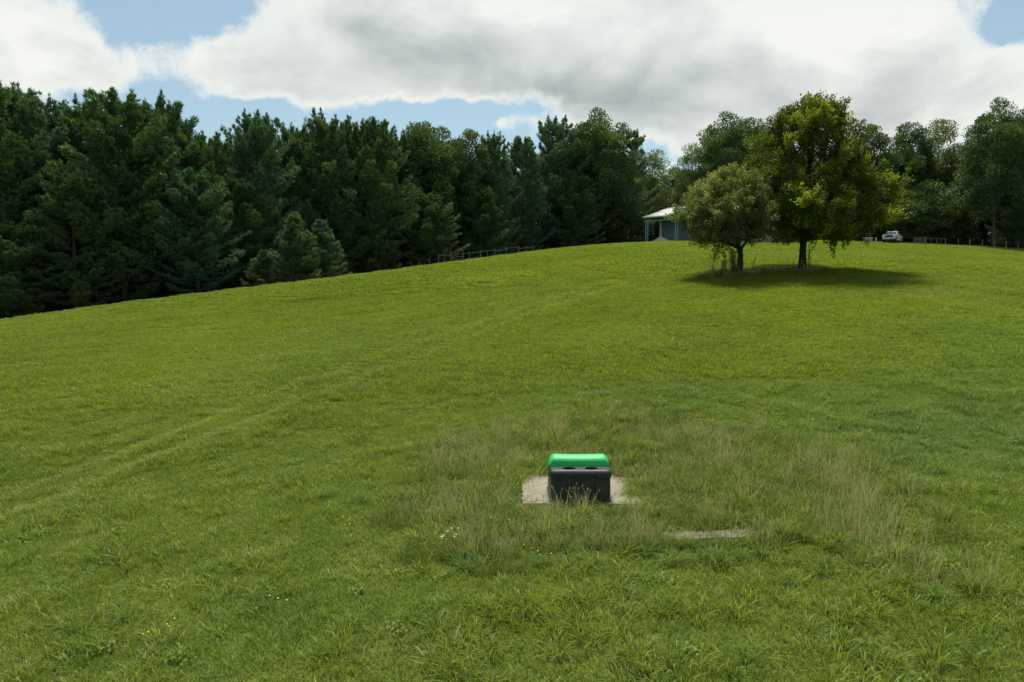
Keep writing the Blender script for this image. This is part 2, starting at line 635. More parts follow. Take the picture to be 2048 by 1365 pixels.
def blade_mesh(name, seed, n, rad, h0, h1, wd, lean=0.5, curl=0.5, mat=None, heads=0, wobble=0.0, fill=True):
    g = np.random.default_rng(seed)
    rr = rad * (np.sqrt(g.random(n)) if fill else g.random(n) * 0.3)
    th = g.random(n) * 2 * np.pi
    root = np.c_[rr * np.cos(th), rr * np.sin(th), np.full(n, -0.02)]
    da = th + g.normal(0, 1.1, n)
    dr_ = np.c_[np.cos(da), np.sin(da), np.zeros(n)]
    h = h0 + (h1 - h0) * g.random(n) ** 1.4
    ln = lean * (0.25 + 0.95 * g.random(n))
    side = da + np.pi / 2 + g.normal(0, 0.7, n)
    sv = np.c_[np.cos(side), np.sin(side), np.zeros(n)]
    wv = wd * (0.6 + 0.8 * g.random(n))
    V = []
    for t, k in ((0, 0.9), (0.42, 1.0), (0.78, 0.7), (1.0, 0.0)):
        p = root + dr_ * (h * ln * t ** 1.6)[:, None] + np.array([0, 0, 1.0]) * (h * (t - curl * ln * t * t * 0.6))[:, None]
        if k > 0:
            V.append(p - sv * (wv * k / 2)[:, None])
            V.append(p + sv * (wv * k / 2)[:, None])
        else:
            V.append(p)
    V = np.stack(V, 1).reshape(-1, 3)            # 7 per blade
    b = np.arange(n)[:, None] * 7
    q = np.concatenate([b + [0, 1, 3, 2], b + [2, 3, 5, 4]])
    tr_ = b + [4, 5, 6]
    var = np.repeat(g.random(n), 7)
    faces = [q, tr_]
    me = np_mesh(name, V, faces, {'var': var})
    me.materials.append(mat)
    if heads:                                     # seed heads / flowers near blade tips
        tips = V[6::7][:heads]
        extraV, extraF = [], []
        o = len(V)
        for t in tips:
            l, r_ = (0.07, 0.008)
            a = g.random() * 6.28
            e = np.array([math.cos(a), math.sin(a), 0]) * r_
            f_ = np.array([-math.sin(a), math.cos(a), 0]) * r_
            base = t - np.array([0, 0, l])
            extraV += [base, t - [0, 0, l * .5] + e, t + [0, 0, 0.01], t - [0, 0, l * .5] - e, t - [0, 0, l * .5] + f_, t - [0, 0, l * .5] - f_]
            extraF += [(o, o + 1, o + 2, o + 3), (o, o + 4, o + 2, o + 5)]
            o += 6
        V2 = np.r_[V, np.array(extraV)]
        v2 = np.r_[var, np.full(len(extraV), 0.9)]
        bpy.data.meshes.remove(me)
        me = np_mesh(name, V2, [np.concatenate([q, np.array(extraF)]), tr_], {'var': v2})
        me.materials.append(mat)
    return me


def flower_mesh(name, seed, col, n=5, size=0.012, h=0.14):
    g = np.random.default_rng(seed)
    mb = MB()
    for i in range(n):
        x, y = g.normal(0, 0.12, 2)
        z = h * (0.7 + 0.6 * g.random())
        k = 6
        V = [(x, y, z + 0.004)] + [(x + size * math.cos(6.283 * j / k), y + size * math.sin(6.283 * j / k), z) for j in range(k)]
        mb.add(V, [(0, 1 + j, 1 + (j + 1) % k) for j in range(k)])
    me = mb.mesh(name)
    me.materials.append(col)
    return me


def weed_mesh(name, seed, mat):
    """small broad-leaved rosette"""
    g = np.random.default_rng(seed)
    n = 22
    th = g.random(n) * 6.283
    L = 0.03 + 0.06 * g.random(n)
    z0 = 0.02 + 0.09 * g.random(n)
    V = []
    d = np.c_[np.cos(th), np.sin(th), np.zeros(n)]
    s = np.c_[-np.sin(th), np.cos(th), np.zeros(n)]
    c0 = np.c_[g.normal(0, 0.07, n), g.normal(0, 0.07, n), z0]
    for t, k, z in ((0, 0.1, 0), (0.5, 1, 0.03), (1, 0.1, 0.0)):
        p = c0 + d * (L * t)[:, None] + [0, 0, z]
        V += [p - s * (L * 0.28 * k)[:, None], p + s * (L * 0.28 * k)[:, None]]
    V = np.stack(V, 1).reshape(-1, 3)
    b = np.arange(n)[:, None] * 6
    me = np_mesh(name, V, [np.concatenate([b + [0, 1, 3, 2], b + [2, 3, 5, 4]])], {'var': np.repeat(g.random(n) * 0.6, 6)})
    me.materials.append(mat)
    return me


def scatter(name, protos, P, idx_, scl, rot, tint, lush, label, cat='grass', tilt=None):
    coll = bpy.data.collections.new(name + '_kinds')
    for i, me in enumerate(protos):
        o = bpy.data.objects.new('blade_kind_%02d' % i, me)
        coll.objects.link(o)
    me = bpy.data.meshes.new(name)
    me.vertices.add(len(P))
    me.vertices.foreach_set('co', P.astype(np.float32).ravel())
    for nm, arr, ty in (('kind_index', idx_, 'INT'), ('turn', rot, 'FLOAT'), ('tint', tint, 'FLOAT'), ('lush', lush, 'FLOAT')):
        a = me.attributes.new(nm, ty, 'POINT')
        a.data.foreach_set('value', np.asarray(arr, dtype=np.int32 if ty == 'INT' else np.float32))
    a = me.attributes.new('size', 'FLOAT_VECTOR', 'POINT')
    a.data.foreach_set('vector', scl.astype(np.float32).ravel())
    o = link(name, me)
    ng = bpy.data.node_groups.new(name + '_scatter', 'GeometryNodeTree')
    ng.interface.new_socket('Geometry', in_out='INPUT', socket_type='NodeSocketGeometry')
    ng.interface.new_socket('Geometry', in_out='OUTPUT', socket_type='NodeSocketGeometry')
    N, L = ng.nodes, ng.links
    gi, go = N.new('NodeGroupInput'), N.new('NodeGroupOutput')
    ci = N.new('GeometryNodeCollectionInfo')
    ci.inputs['Collection'].default_value = coll
    ci.inputs['Separate Children'].default_value = True
    ci.inputs['Reset Children'].default_value = True
    ip = N.new('GeometryNodeInstanceOnPoints')
    ip.inputs['Pick Instance'].default_value = True

    def attr(nm, ty):
        a = N.new('GeometryNodeInputNamedAttribute')
        a.data_type = ty
        a.inputs['Name'].default_value = nm
        return a.outputs['Attribute']
    cx = N.new('ShaderNodeCombineXYZ')
    L.new(attr('turn', 'FLOAT'), cx.inputs[2])
    L.new(gi.outputs[0], ip.inputs['Points'])
    L.new(ci.outputs[0], ip.inputs['Instance'])
    L.new(attr('kind_index', 'INT'), ip.inputs['Instance Index'])
    L.new(cx.outputs[0], ip.inputs['Rotation'])
    L.new(attr('size', 'FLOAT_VECTOR'), ip.inputs['Scale'])
    L.new(ip.outputs[0], go.inputs[0])
    md = o.modifiers.new('scatter', 'NODES')
    md.node_group = ng
    tag(o, label, cat, None, 'stuff')
    return o


rng = np.random.default_rng(7)


def jitter_grid(x0, x1, y0, y1, s):
    gx, gy = np.meshgrid(np.arange(x0, x1, s), np.arange(y0, y1, s))
    x = gx.ravel() + rng.uniform(-.6, .6, gx.size) * s
    y = gy.ravel() + rng.uniform(-.6, .6, gx.size) * s
    return x, y


def in_view(x, y, m=2.5):
    return (np.abs(x) < 0.80 * y + m)


def lushness(x, y):
    l = 0.15 * vnoise(x, y, 4.0, 21) + 0.40 * np.clip(vnoise(x, y, 9.0, 12) * 2 - 1.0, 0, 1)
    l += 0.6 * np.exp(-(((x - 9.5) / 3.0) ** 2 + ((y - 14.5) / 2.6) ** 2))
    l += 0.4 * np.exp(-(((x - 3.0) / 3.2) ** 2 + ((y - 21.5) / 1.8) ** 2))
    
    return np.clip(l, 0, 1)


def off_pad(x, y, m):
    return ~((np.abs(x - PAD[0]) < PAD[2] - m) & (np.abs(y - PAD[1]) < PAD[3] - m))


# near turf: small tufts
short = [blade_mesh('turf_tuft', 10 + i, 50, 0.15, 0.05, 0.15, 0.0075, 0.8, 0.65, M_grass) for i in range(5)]
long_ = [blade_mesh('long_tuft', 30 + i, 42, 0.10, 0.14, 0.30, 0.0105, 1.05, 0.9, M_grass) for i in range(4)]
weeds = [weed_mesh('broad_weed', 50 + i, M_grass) for i in range(2)]
flow = [flower_mesh('yellow_flower', 60, M_yellow), flower_mesh('clover_flower', 61, M_white_petal, 3)]
x, y = jitter_grid(-22, 24, 4.5, 23, 0.135)
k = in_view(x, y) & off_pad(x, y, 0.04 + 0.2 * vnoise(x, y, 0.35, 2)) & ~bare_slab(x, y)
x, y = x[k], y[k]
dry, rut = masks(x, y)
n = len(x)
pick = rng.random(n)
cl = vnoise(x, y, 0.7, 31)
idx_ = rng.integers(0, 5, n)
lg = pick < np.clip((cl - 0.45) * 0.9, 0.02, 0.5) * (1 - rut)
idx_ = np.where(lg, 5 + rng.integers(0, 4, n), idx_)
idx_ = np.where((pick > 0.992), 9 + rng.integers(0, 2, n), idx_)
idx_ = np.where((pick > 0.9993), 11, idx_)
idx_ = np.where((pick > 0.99992), 12, idx_)
sc = (0.75 + 0.5 * rng.random(n)) * (1 - 0.5 * rut) * (0.75 + 0.5 * cl)
scl = np.c_[0.9 + 0.3 * rng.random(n), 0.9 + 0.3 * rng.random(n), sc * 1.0]
tint = np.clip(rut * 0.66 + dry * 0.12 + (vnoise(x, y, 0.5, 44) > 0.82) * 0.35 + 0.12 * rng.random(n), 0, 1)
scatter('grass', short + long_ + weeds + flow, np.c_[x, y, ground_z(x, y)], idx_, scl, rng.random(n) * 6.28, tint, lushness(x, y) * (1 - dry),
        'short green pasture grass covering the foreground slope')
NEAR_N = n

# middle and far turf: wider patches
mid = [blade_mesh('turf_patch', 70 + i, 150, 0.40, 0.05, 0.24, 0.015, 0.85, 0.7, M_grass) for i in range(5)]
x, y = jitter_grid(-42, 45, 22.5, 50, 0.30)
k = in_view(x, y, 4)
x, y = x[k], y[k]
n = len(x)
dry, rut = masks(x, y)
cl = 0.5 * vnoise(x, y, 1.4, 31) + 0.5 * vnoise(x, y, 0.45, 32)
scl = np.c_[np.ones(n), np.ones(n), (0.6 + 0.6 * rng.random(n)) * (0.45 + 1.1 * cl) * (1 - 0.5 * rut)]
mz = (x, y, rut, scl, n)
far = [blade_mesh('turf_field', 80 + i, 300, 0.95, 0.10, 0.19, 0.032, 0.8, 0.6, M_grass) for i in range(5)]
x2, y2 = jitter_grid(-62, 100, 49.5, 128, 0.72)
k = in_view(x2, y2, 6) & (poly_sd(x2, y2, FOREST) < 0.5)
x2, y2 = x2[k], y2[k]
n2 = len(x2)
d2, r2 = masks(x2, y2)
scl2 = np.c_[np.ones(n2), np.ones(n2), (0.7 + 0.6 * rng.random(n2))]
X2, Y2 = np.r_[x, x2], np.r_[y, y2]
scatter('field_grass', mid + far, np.c_[X2, Y2, ground_z(X2, Y2)], np.r_[rng.integers(0, 5, n), 5 + rng.integers(0, 5, n2)],
        np.r_[scl, scl2], rng.random(n + n2) * 6.28, np.clip(np.r_[rut, r2] * 0.5 + 0.10 * rng.random(n + n2) + 0.15 * (vnoise(X2, Y2, 6, 77) > 0.72), 0, 1), lushness(X2, Y2) * 0.8,
        'mown looking green pasture grass over the far slope up to the crest')

# rough olive and straw grass round the slab
rough = [blade_mesh('rough_tuft', 110 + i, 60, 0.13, 0.16, 0.40, 0.0075, 0.75, 0.6, M_rough) for i in range(4)]
fan = [blade_mesh('fountain_tuft', 120 + i, 90, 0.22, 0.28, 0.48, 0.010, 1.15, 0.9, M_grass, fill=False) for i in range(3)]
stalk = [blade_mesh('dry_stalk', 130 + i, 26, 0.16, 0.35, 0.75, 0.0055, 0.28, 0.2, M_straw, heads=14) for i in range(4)]
mat_ = [blade_mesh('dead_thatch', 140 + i, 60, 0.2, 0.08, 0.26, 0.006, 1.5, 1.1, M_straw) for i in range(2)]
x, y = jitter_grid(-3.6, 9.0, 8.0, 20.5, 0.165)
dry, rut = masks(x, y)
keep = (rng.random(len(x)) < dry * 0.8) & off_pad(x, y, 0.0 + 0.07 * vnoise(x, y, 0.3, 6))
# a bare strip along the edge of the buried slab
keep &= ~bare_slab(x, y)
x, y, dry = x[keep], y[keep], dry[keep]
n = len(x)
pk = rng.random(n)
dn = vnoise(x, y, 0.9, 55)
hot = np.zeros(n)
for cx_, cy_, sx_, sy_, am in ((6.2, 12.2, 0.45, 1.6, 1.0), (2.3, 15.6, 0.5, 0.5, -0.2), (5.6, 10.0, 0.55, 0.9, 0.9), (4.6, 14.6, 0.4, 0.9, 0.45), (5.2, 16.0, 0.5, 1.0, 0.25), (-0.6, 15.2, 0.9, 0.9, 0.5),
                               (0.6, 17.5, 1.2, 0.6, 0.2), (-1.2, 12.3, 0.7, 0.9, 0.45), (0.45, 11.3, 0.22, 0.6, 0.7), (2.35, 11.9, 0.25, 0.35, 0.55), (1.4, 11.85, 0.9, 0.18, 0.6), (3.4, 15.5, 1.4, 1.6, 0.08), (2.75, 13.2, 0.3, 0.6, 0.3)):
    hot += am * np.exp(-(((x - cx_) / sx_) ** 2 + ((y - cy_) / sy_) ** 2))
idx_ = rng.integers(0, 4, n)
idx_ = np.where(pk < 0.035 + 0.42 * hot, 7 + rng.integers(0, 4, n), idx_)
idx_ = np.where((pk > 0.86) & (dn > 0.25), 11 + rng.integers(0, 2, n), idx_)
idx_ = np.where((pk > 0.80) & (pk < 0.86), 4 + rng.integers(0, 3, n), idx_)
dead = np.exp(-(((x - 1.6) / 2.6) ** 2 + ((y - 17.6) / 0.8) ** 2)) * (vnoise(x, y, 0.6, 61) > 0.35)
idx_ = np.where(rng.random(n) < 0.55 * dead, 11 + rng.integers(0, 2, n), idx_)
near_pad = (np.abs(x - PAD[0]) < 1.3) & (y < 12.2) & (y > 10.9)
sz = (0.55 + 0.65 * rng.random(n))
sz = np.where(near_pad, sz * 0.8, sz)
sz = np.where((np.abs(x - PAD[0]) < 1.5) & (np.abs(y - PAD[1]) < 1.3), sz * 0.7, sz)
scl = np.c_[0.8 + 0.5 * rng.random(n), 0.8 + 0.5 * rng.random(n), sz]
P1 = np.c_[x, y, ground_z(x, y)]
a1 = [P1, idx_, scl, rng.random(n) * 6.28, np.clip(0.34 * dn + 0.40 * hot + 0.3 * dead, 0, 1), np.clip(0.15 * rng.random(n), 0, 1)]
# scattered fountain clumps and long grass outside, and along the lower edge of the bank
fx = np.r_[rng.uniform(-1.0, 4.6, 60), rng.uniform(-14, 16, 70), rng.uniform(3.6, 8, 22)]
fy = np.r_[rng.uniform(9.6, 10.36, 60), rng.uniform(5.5, 22, 70), rng.uniform(8.0, 10.5, 22)]
k = in_view(fx, fy) & off_pad(fx, fy, -0.2)
fx, fy = fx[k], fy[k]
nf = len(fx)
P2 = np.c_[fx, fy, ground_z(fx, fy)]
sz = 0.45 + 0.45 * rng.random(nf)
a2 = [P2, 4 + rng.integers(0, 3, nf), np.c_[sz, sz, sz * 0.9], rng.random(nf) * 6.28, 0.15 * rng.random(nf), 0.8 * rng.random(nf)]
# unmown grass round the two tree trunks
tx = np.r_[rng.normal(SAPX, 1.5, 330), rng.normal(BIGX, 1.1, 260), rng.uniform(SAPX - 1, BIGX, 160)]
ty = np.r_[rng.normal(SAPY, 0.7, 330), rng.normal(BIGY, 0.6, 260), rng.uniform(SAPY - 0.6, BIGY + 0.6, 160)]
nt_ = len(tx)
a3 = [np.c_[tx, ty, ground_z(tx, ty)], np.where(rng.random(nt_) < 0.07, 7 + rng.integers(0, 4, nt_), rng.integers(0, 4, nt_)),
      np.c_[1.4 + 0 * tx, 1.4 + 0 * tx, 0.8 + 0.9 * rng.random(nt_)], rng.random(nt_) * 6.28, 0.5 * rng.random(nt_), 0.3 * rng.random(nt_)]
# grass standing against the edge of the slab, open in two short stretches
ex = np.r_[rng.uniform(-1.0, 4.5, 330), rng.uniform(-0.8, -0.28, 70)]
ey = np.r_[rng.uniform(10.30, 10.60, 330), rng.uniform(10.35, 10.85, 70)]
k = ~bare_slab(ex, ey)
ex, ey = ex[k], ey[k]
ne = len(ex)
a4 = [np.c_[ex, ey, ground_z(ex, ey)], np.where(rng.random(ne) < 0.12, 7 + rng.integers(0, 4, ne), rng.integers(0, 4, ne)),
      np.c_[0.9 + 0 * ex, 0.9 + 0 * ex, 0.45 + 0.4 * rng.random(ne)], rng.random(ne) * 6.28, 0.3 * rng.random(ne), 0.2 * rng.random(ne)]
A = [np.concatenate(z) for z in zip(a1, a2, a3, a4)]
scatter('rough_grass', rough + fan + stalk + mat_, *A, 'tall rough olive grass and dry straw coloured stalks around the concrete pad')

# ------------------------------------------------------------------ plain materials
def simple(name, col, rough=0.6, metal=0.0, var=0.15, scale=6.0, bstr=0.0, spec=0.5):
    m, n = material(name)
    o = n.new('ShaderNodeTexCoord').outputs['Object']
    nz = n.noise(o, scale, 5, 0.6)
    c = n.mix(nz, tuple(c * (1 - var) for c in col), tuple(min(1, c * (1 + var)) for c in col))
    finish(n, principled(n, c, rough, metal, bump=nz if bstr else None, bstr=bstr, spec=spec))
    return m


def bark(name, a, b):
    m, n = material(name)
    o = n.new('ShaderNodeTexCoord').outputs['Object']
    v = n.vm('MULTIPLY', o, (6, 6, 1.2))
    nz = n.noise(v, 2.0, 6, 0.65)
    finish(n, principled(n, n.mix(nz, a, b), 0.95, bump=nz, bstr=0.8, bdist=0.03, spec=0.1))
    return m


M_bark = bark('grey_bark', (0.035, 0.030, 0.026), (0.11, 0.10, 0.09))
M_darkbark = bark('dark_bark', (0.018, 0.015, 0.012), (0.06, 0.05, 0.042))


def leaf_mat(name, a, b, tip, tr=0.3, hue=0.5, gloss=0.04, tcol=(1.5, 1.5, 0.5)):
    m, n = material(name)
    var = n.new('ShaderNodeAttribute', attribute_name='var').outputs['Fac']
    cl_ = n.new('ShaderNodeAttribute', attribute_name='clump').outputs['Fac']
    oi = n.new('ShaderNodeObjectInfo').outputs['Random']
    c = n.mix(var, a, b)
    c = n.mix(n.ramp(cl_, 0.6, 0.95), c, tip)
    c = n.mix(n.m('MULTIPLY', oi, hue), c, n.mix(1.0, c, (1.25, 1.0, 0.75), 'MULTIPLY'))
    t = n.mix(1.0, c, tcol, 'MULTIPLY')
    finish(n, leaf_shader(n, c, t, tr, gloss))
    return m


M_pine = leaf_mat('pine_needles', (0.042, 0.095, 0.046), (0.105, 0.185, 0.070), (0.215, 0.275, 0.085), 0.20, 0.22)
M_bluepine = leaf_mat('blue_pine_needles', (0.050, 0.115, 0.068), (0.110, 0.210, 0.110), (0.170, 0.280, 0.125), 0.20, 0.2)
M_young = leaf_mat('young_conifer_needles', (0.046, 0.092, 0.042), (0.098, 0.158, 0.068), (0.155, 0.21, 0.085), 0.22, 0.2)
M_oak = leaf_mat('oak_leaves', (0.031, 0.070, 0.030), (0.074, 0.132, 0.044), (0.125, 0.168, 0.046), 0.26, 0.2)
M_pale = leaf_mat('pale_leaves', (0.054, 0.106, 0.034), (0.124, 0.178, 0.053), (0.202, 0.217, 0.054), 0.35)
M_big = leaf_mat('lone_tree_leaves', (0.030, 0.055, 0.013), (0.088, 0.125, 0.020), (0.235, 0.26, 0.028), 0.42, 0.0, 0.03, (1.7, 1.75, 0.35))
M_apple = leaf_mat('apple_leaves', (0.060, 0.085, 0.028), (0.17, 0.205, 0.072), (0.32, 0.35, 0.14), 0.36, 0.0, 0.04)


# ------------------------------------------------------------------ foliage builders
def unit(v):
    return v / (np.linalg.norm(v, axis=-1, keepdims=True) + 1e-9)


def leaf_quads(C, Dn, Nn, L, Wd):
    """pointed leaves: centre line along Dn, width along cross(Dn,Nn)"""
    s = unit(np.cross(Dn, Nn))
    a = C
    b = C + Dn * (L * 0.45)[:, None] + s * (Wd / 2)[:, None]
    c = C + Dn * L[:, None]
    d = C + Dn * (L * 0.45)[:, None] - s * (Wd / 2)[:, None]
    V = np.stack([a, b, c, d], 1).reshape(-1, 3)
    f = np.arange(len(C))[:, None] * 4 + np.arange(4)
    return V, f


def pine(seed, H, rad, base, dens=1.0, top_sparse=0.0, blade=0.30, wd=0.055, droop=0.0, young=False, shape=0.8):
    g = np.random.default_rng(seed)
    tb = MB()
    pts = [(0, 0, 0)]
    x = y = 0.0
    for i in range(1, 9):
        x += g.normal(0, 0.05)
        y += g.normal(0, 0.05)
        pts.append((x, y, H * 0.97 * i / 8))
    r0 = 0.012 * H + 0.03
    tb.tube(pts, [r0 * (1.15 - i / 8 * 1.1) + 0.012 for i in range(9)], 8)
    P = np.array(pts)
    C, Dd, CL = [], [], []
    z = base * H
    while z < H * 0.985:
        f = (z / H - base) / (1 - base)
        nb = g.integers(4, 7) if not young else g.integers(6, 9)
        prof = (1 - f) ** shape * (0.55 + 0.45 * min(1, f * 5 + 0.25)) if not young else (1 - f) ** 0.95
        tr_ = np.array([np.interp(z, P[:, 2], P[:, 0]), np.interp(z, P[:, 2], P[:, 1]), z])
        a0 = g.random() * 6.28
        for bidx in range(nb):
            if g.random() < top_sparse * f * 0.6:
                continue
            az_ = a0 + bidx * 6.283 / nb + g.normal(0, 0.25)
            L = rad * prof * g.uniform(0.55, 1.25) + 0.25
            up = (0.15 + 0.75 * f ** 1.5) + g.normal(0, 0.08) - droop
            d = np.array([math.cos(az_), math.sin(az_), 0.0])
            tt = np.linspace(0, 1, 5)
            curve = tr_ + d * (L * tt)[:, None] + np.array([0, 0, 1]) * (L * (up * tt * 0.75 + 0.22 * tt ** 2.5 - 0.10 * np.sin(tt * 3.1)))[:, None]
            if L > 0.9:
                tb.tube([tuple(c) for c in curve], [max(0.008, r0 * 0.22 * (1 - f) * (1 - t * 0.85)) + 0.006 for t in tt], 4, cap=False)
            nt = int((9 + 25 * L) * dens)
            t = 1 - (g.random(nt) ** 1.35) * 0.78
            base_p = np.stack([np.interp(t, tt, curve[:, j]) for j in range(3)], 1)
            side = np.array([-d[1], d[0], 0])
            lat = (g.random(nt) * 2 - 1) * (0.34 * L * (1.12 - t) ** 0.6 * np.clip(t * 1.6, 0, 1) + 0.08)
            base_p = base_p + side * lat[:, None] + np.c_[np.zeros((nt, 2)), g.normal(0.06, 0.05 + 0.018 * L, nt)]
            C.append(base_p)
            dirn = d * 0.75 + side * (lat / (L + .1) * 2.0)[:, None] + np.array([0, 0, 0.35 + 0.7 * f]) + g.normal(0, 0.25, (nt, 3))
            Dd.append(unit(dirn))
            CL.append(np.full(nt, g.random()) * 0.6 + 0.4 * np.clip(t, 0, 1) * g.random(nt))
            if f > 0.45 and not young:         # upright candles on the upper boughs
                nc = int(10 + 8 * L)
                tq = g.random(3)[g.integers(0, 3, nc)] * 0.45 + 0.55
                cp = np.stack([np.interp(tq, tt, curve[:, j]) for j in range(3)], 1)
                cp = cp + side * (np.round(tq * 17 % 3 - 1) * 0.22 * L * (1.1 - tq))[:, None] + np.c_[g.normal(0, 0.05, (nc, 2)), g.random(nc) * (0.35 + 0.5 * f)]
                C.append(cp)
                Dd.append(unit(d * 0.25 + np.array([0, 0, 1.0]) + g.normal(0, 0.2, (nc, 3))))
                CL.append(np.full(nc, 0.5))
        z += (0.38 + 0.054 * H * (1 - f) * 0.62) * g.uniform(0.8, 1.2)
    C, Dd, CL = np.concatenate(C), np.concatenate(Dd), np.concatenate(CL)
    kb = 8
    Cr = np.repeat(C, kb, 0)
    Dr = unit(np.repeat(Dd, kb, 0) + g.normal(0, 0.48, (len(Cr), 3)))
    Cr = Cr + g.normal(0, 0.05, Cr.shape)
    nn = unit(g.normal(0, 1, Cr.shape) + [0, 0, 0.6])
    s = unit(np.cross(Dr, nn))
    ln = blade * g.uniform(0.6, 1.15, len(Cr))
    wv = wd * g.uniform(0.6, 1.3, len(Cr))
    V = np.stack([Cr - s * (wv / 2)[:, None], Cr + s * (wv / 2)[:, None], Cr + Dr * ln[:, None]], 1).reshape(-1, 3)
    Fc = np.arange(len(Cr))[:, None] * 3 + np.arange(3)
    crown = np_mesh('crown', V, [Fc], {'var': np.repeat(g.random(len(Cr)), 3), 'clump': np.repeat(np.repeat(CL, kb), 3)})
    return tb.mesh('trunk', True), crown


def broad(seed, prof, trunk_r, fork, nclump, crad, nleaf, L, Wd, limbs=9, up=0.3, spiky=0.0, shell=0.5, trunk_top=None, lobes=0.0, trunk_lean=0.0):
    """prof: list of (height, radius, centre offset x)"""
    g = np.random.default_rng(seed)
    prof = np.array(prof, float)
    H = prof[-1, 0]
    hb = prof[0, 0]
    tb = MB()
    top = trunk_top or H * 0.8
    cxf = lambda h: np.interp(h, prof[:, 0], prof[:, 2])
    tpts, zc = [], np.linspace(0, top, 10)
    for i, z in enumerate(zc):
        k = np.clip((z - fork) / (top - fork), 0, 1)
        tpts.append((cxf(z) * k * 0.8 + 0.05 * math.sin(seed + z * 1.3) * (z > 0.5) + trunk_lean * z, 0.05 * math.cos(seed * 2 + z), z))
    rads = [trunk_r * (1.35 if i == 0 else 1.0) * (1 - 0.88 * z / top) + 0.015 for i, z in enumerate(zc)]
    tb.tube(tpts, rads, 10)
    T = np.array(tpts)
    # limbs
    skel = [p for p in T if p[2] > fork]
    lob = g.random(12) * 6.28

    def rr_at(h, a):
        r = np.interp(h, prof[:, 0], prof[:, 1])
        return r * (1 + lobes * np.sin(3 * a + lob[0] + h * 0.9) * 0.5 + lobes * np.sin(5 * a + lob[1] - h * 1.7) * 0.5)
    for i in range(limbs):
        z0 = fork + (top - fork) * (i / limbs) ** 1.1 * 0.85
        a = i * 2.4 + g.normal(0, 0.3)
        h1 = min(H * 0.95, z0 + (H - z0) * g.uniform(0.25, 0.6))
        r1 = float(rr_at(h1, a)) * 0.8
        p0 = np.array([np.interp(z0, T[:, 2], T[:, 0]), np.interp(z0, T[:, 2], T[:, 1]), z0])
        p1 = np.array([cxf(h1) + r1 * math.cos(a), r1 * math.sin(a), h1])
        tt = np.linspace(0, 1, 7)
        c = p0 + (p1 - p0) * tt[:, None]
        c[:, 2] += np.sin(tt * math.pi) * -0.06 * np.linalg.norm(p1 - p0)
        c[1:-1] += g.normal(0, 0.10, (5, 3))
        r0 = trunk_r * (1 - 0.8 * z0 / top) * 0.55
        tb.tube([tuple(q) for q in c], [r0 * (1 - 0.85 * t) + 0.012 for t in tt], 6, cap=False)
        skel += list(c[2:])
    S = np.array(skel)
    # clump centres
    pts = []
    tries = 0
    hh = np.linspace(hb, H, 60)
    wgt = np.interp(hh, prof[:, 0], prof[:, 1]) ** 1.3 + 0.05
    wgt /= wgt.sum()
    md = crad * 0.62
    while len(pts) < nclump and tries < nclump * 30:
        tries += 1
        h = g.choice(hh, p=wgt) + g.normal(0, 0.1)
        a = g.random() * 6.283
        q = shell + (1 - shell) * g.random() ** 0.6 if g.random() < 0.8 else g.random()
        r = float(rr_at(h, a)) * (q if g.random() > 0.14 else g.uniform(1.0, 1.12))
        p = np.array([cxf(h) + r * math.cos(a), r * math.sin(a), h])
        if pts and min(((np.array(pts) - p) ** 2).sum(1)) < (md * (0.5 if tries > nclump * 10 else 1)) ** 2:
            continue
        pts.append(p)
    pts = np.array(pts)
    C, Dn, CL = [], [], []
    for p in pts:
        j = ((S - p) ** 2 * [1, 1, 1.6]).sum(1).argmin()
        s0 = S[j]
        dist = np.linalg.norm(p - s0)
        mid_ = (s0 + p) / 2 + g.normal(0, 0.08, 3) + [0, 0, 0.04 * dist]
        tb.tube([tuple(s0), tuple(mid_), tuple(p)], [0.016 + 0.008 * dist, 0.012 + 0.004 * dist, 0.008], 4, cap=False)
        cr = crad * g.uniform(0.6, 1.35)
        m_n = int(nleaf * g.uniform(0.6, 1.3) * (cr / crad) ** 1.4)
        d = unit(g.normal(0, 1, (m_n, 3)))
        rr = cr * g.random(m_n) ** 0.33
        if spiky:
            ax = unit(g.normal(0, 0.5, (5, 3)) + [0, 0, 0.9] + 0.5 * unit((p - [cxf(p[2]), 0, (hb + H) / 2])))
            w_ = g.integers(0, 5, m_n)
            t_ = g.random(m_n)
            q = p + ax[w_] * (t_ * cr * (1 + spiky))[:, None] + d * (0.10 + 0.12 * (1 - t_))[:, None]
        else:
            q = p + d * rr[:, None] * [1.15, 1.15, 0.75]
        C.append(q)
        out = unit(p - np.array([cxf(p[2]), 0, (hb + H) / 2 - 1]))
        Dn.append(unit(d * 0.8 + out * 0.5 + g.normal(0, 0.5, (m_n, 3)) + [0, 0, up]))
        CL.append(np.full(m_n, g.random()) * 0.75 + 0.25 * g.random(m_n))
    C, Dn, CL = np.concatenate(C), np.concatenate(Dn), np.concatenate(CL)
    m_n = len(C)
    Nn = unit(g.normal(0, 0.8, (m_n, 3)) + [0, 0, 1.0])
    V, Fc = leaf_quads(C, Dn, Nn, L * g.uniform(0.6, 1.3, m_n), Wd * g.uniform(0.7, 1.3, m_n))
    crown = np_mesh('crown', V, [Fc], {'var': np.repeat(g.random(m_n), 4), 'clump': np.repeat(CL, 4)})
    return tb.mesh('trunk', True), crown


# ------------------------------------------------------------------ kinds of tree (heights in metres)
random.seed(3)
KINDS = {}


def kind(key, name, H, trunk, crown, mats, bk=M_bark):
    trunk.materials.append(bk)
    metas = []
    for m in mats:
        c = crown if m is mats[0] else crown.copy()
        c.materials.clear()
        c.materials.append(m)
        metas.append(c)
    KINDS[key] = (name, H, trunk, metas)


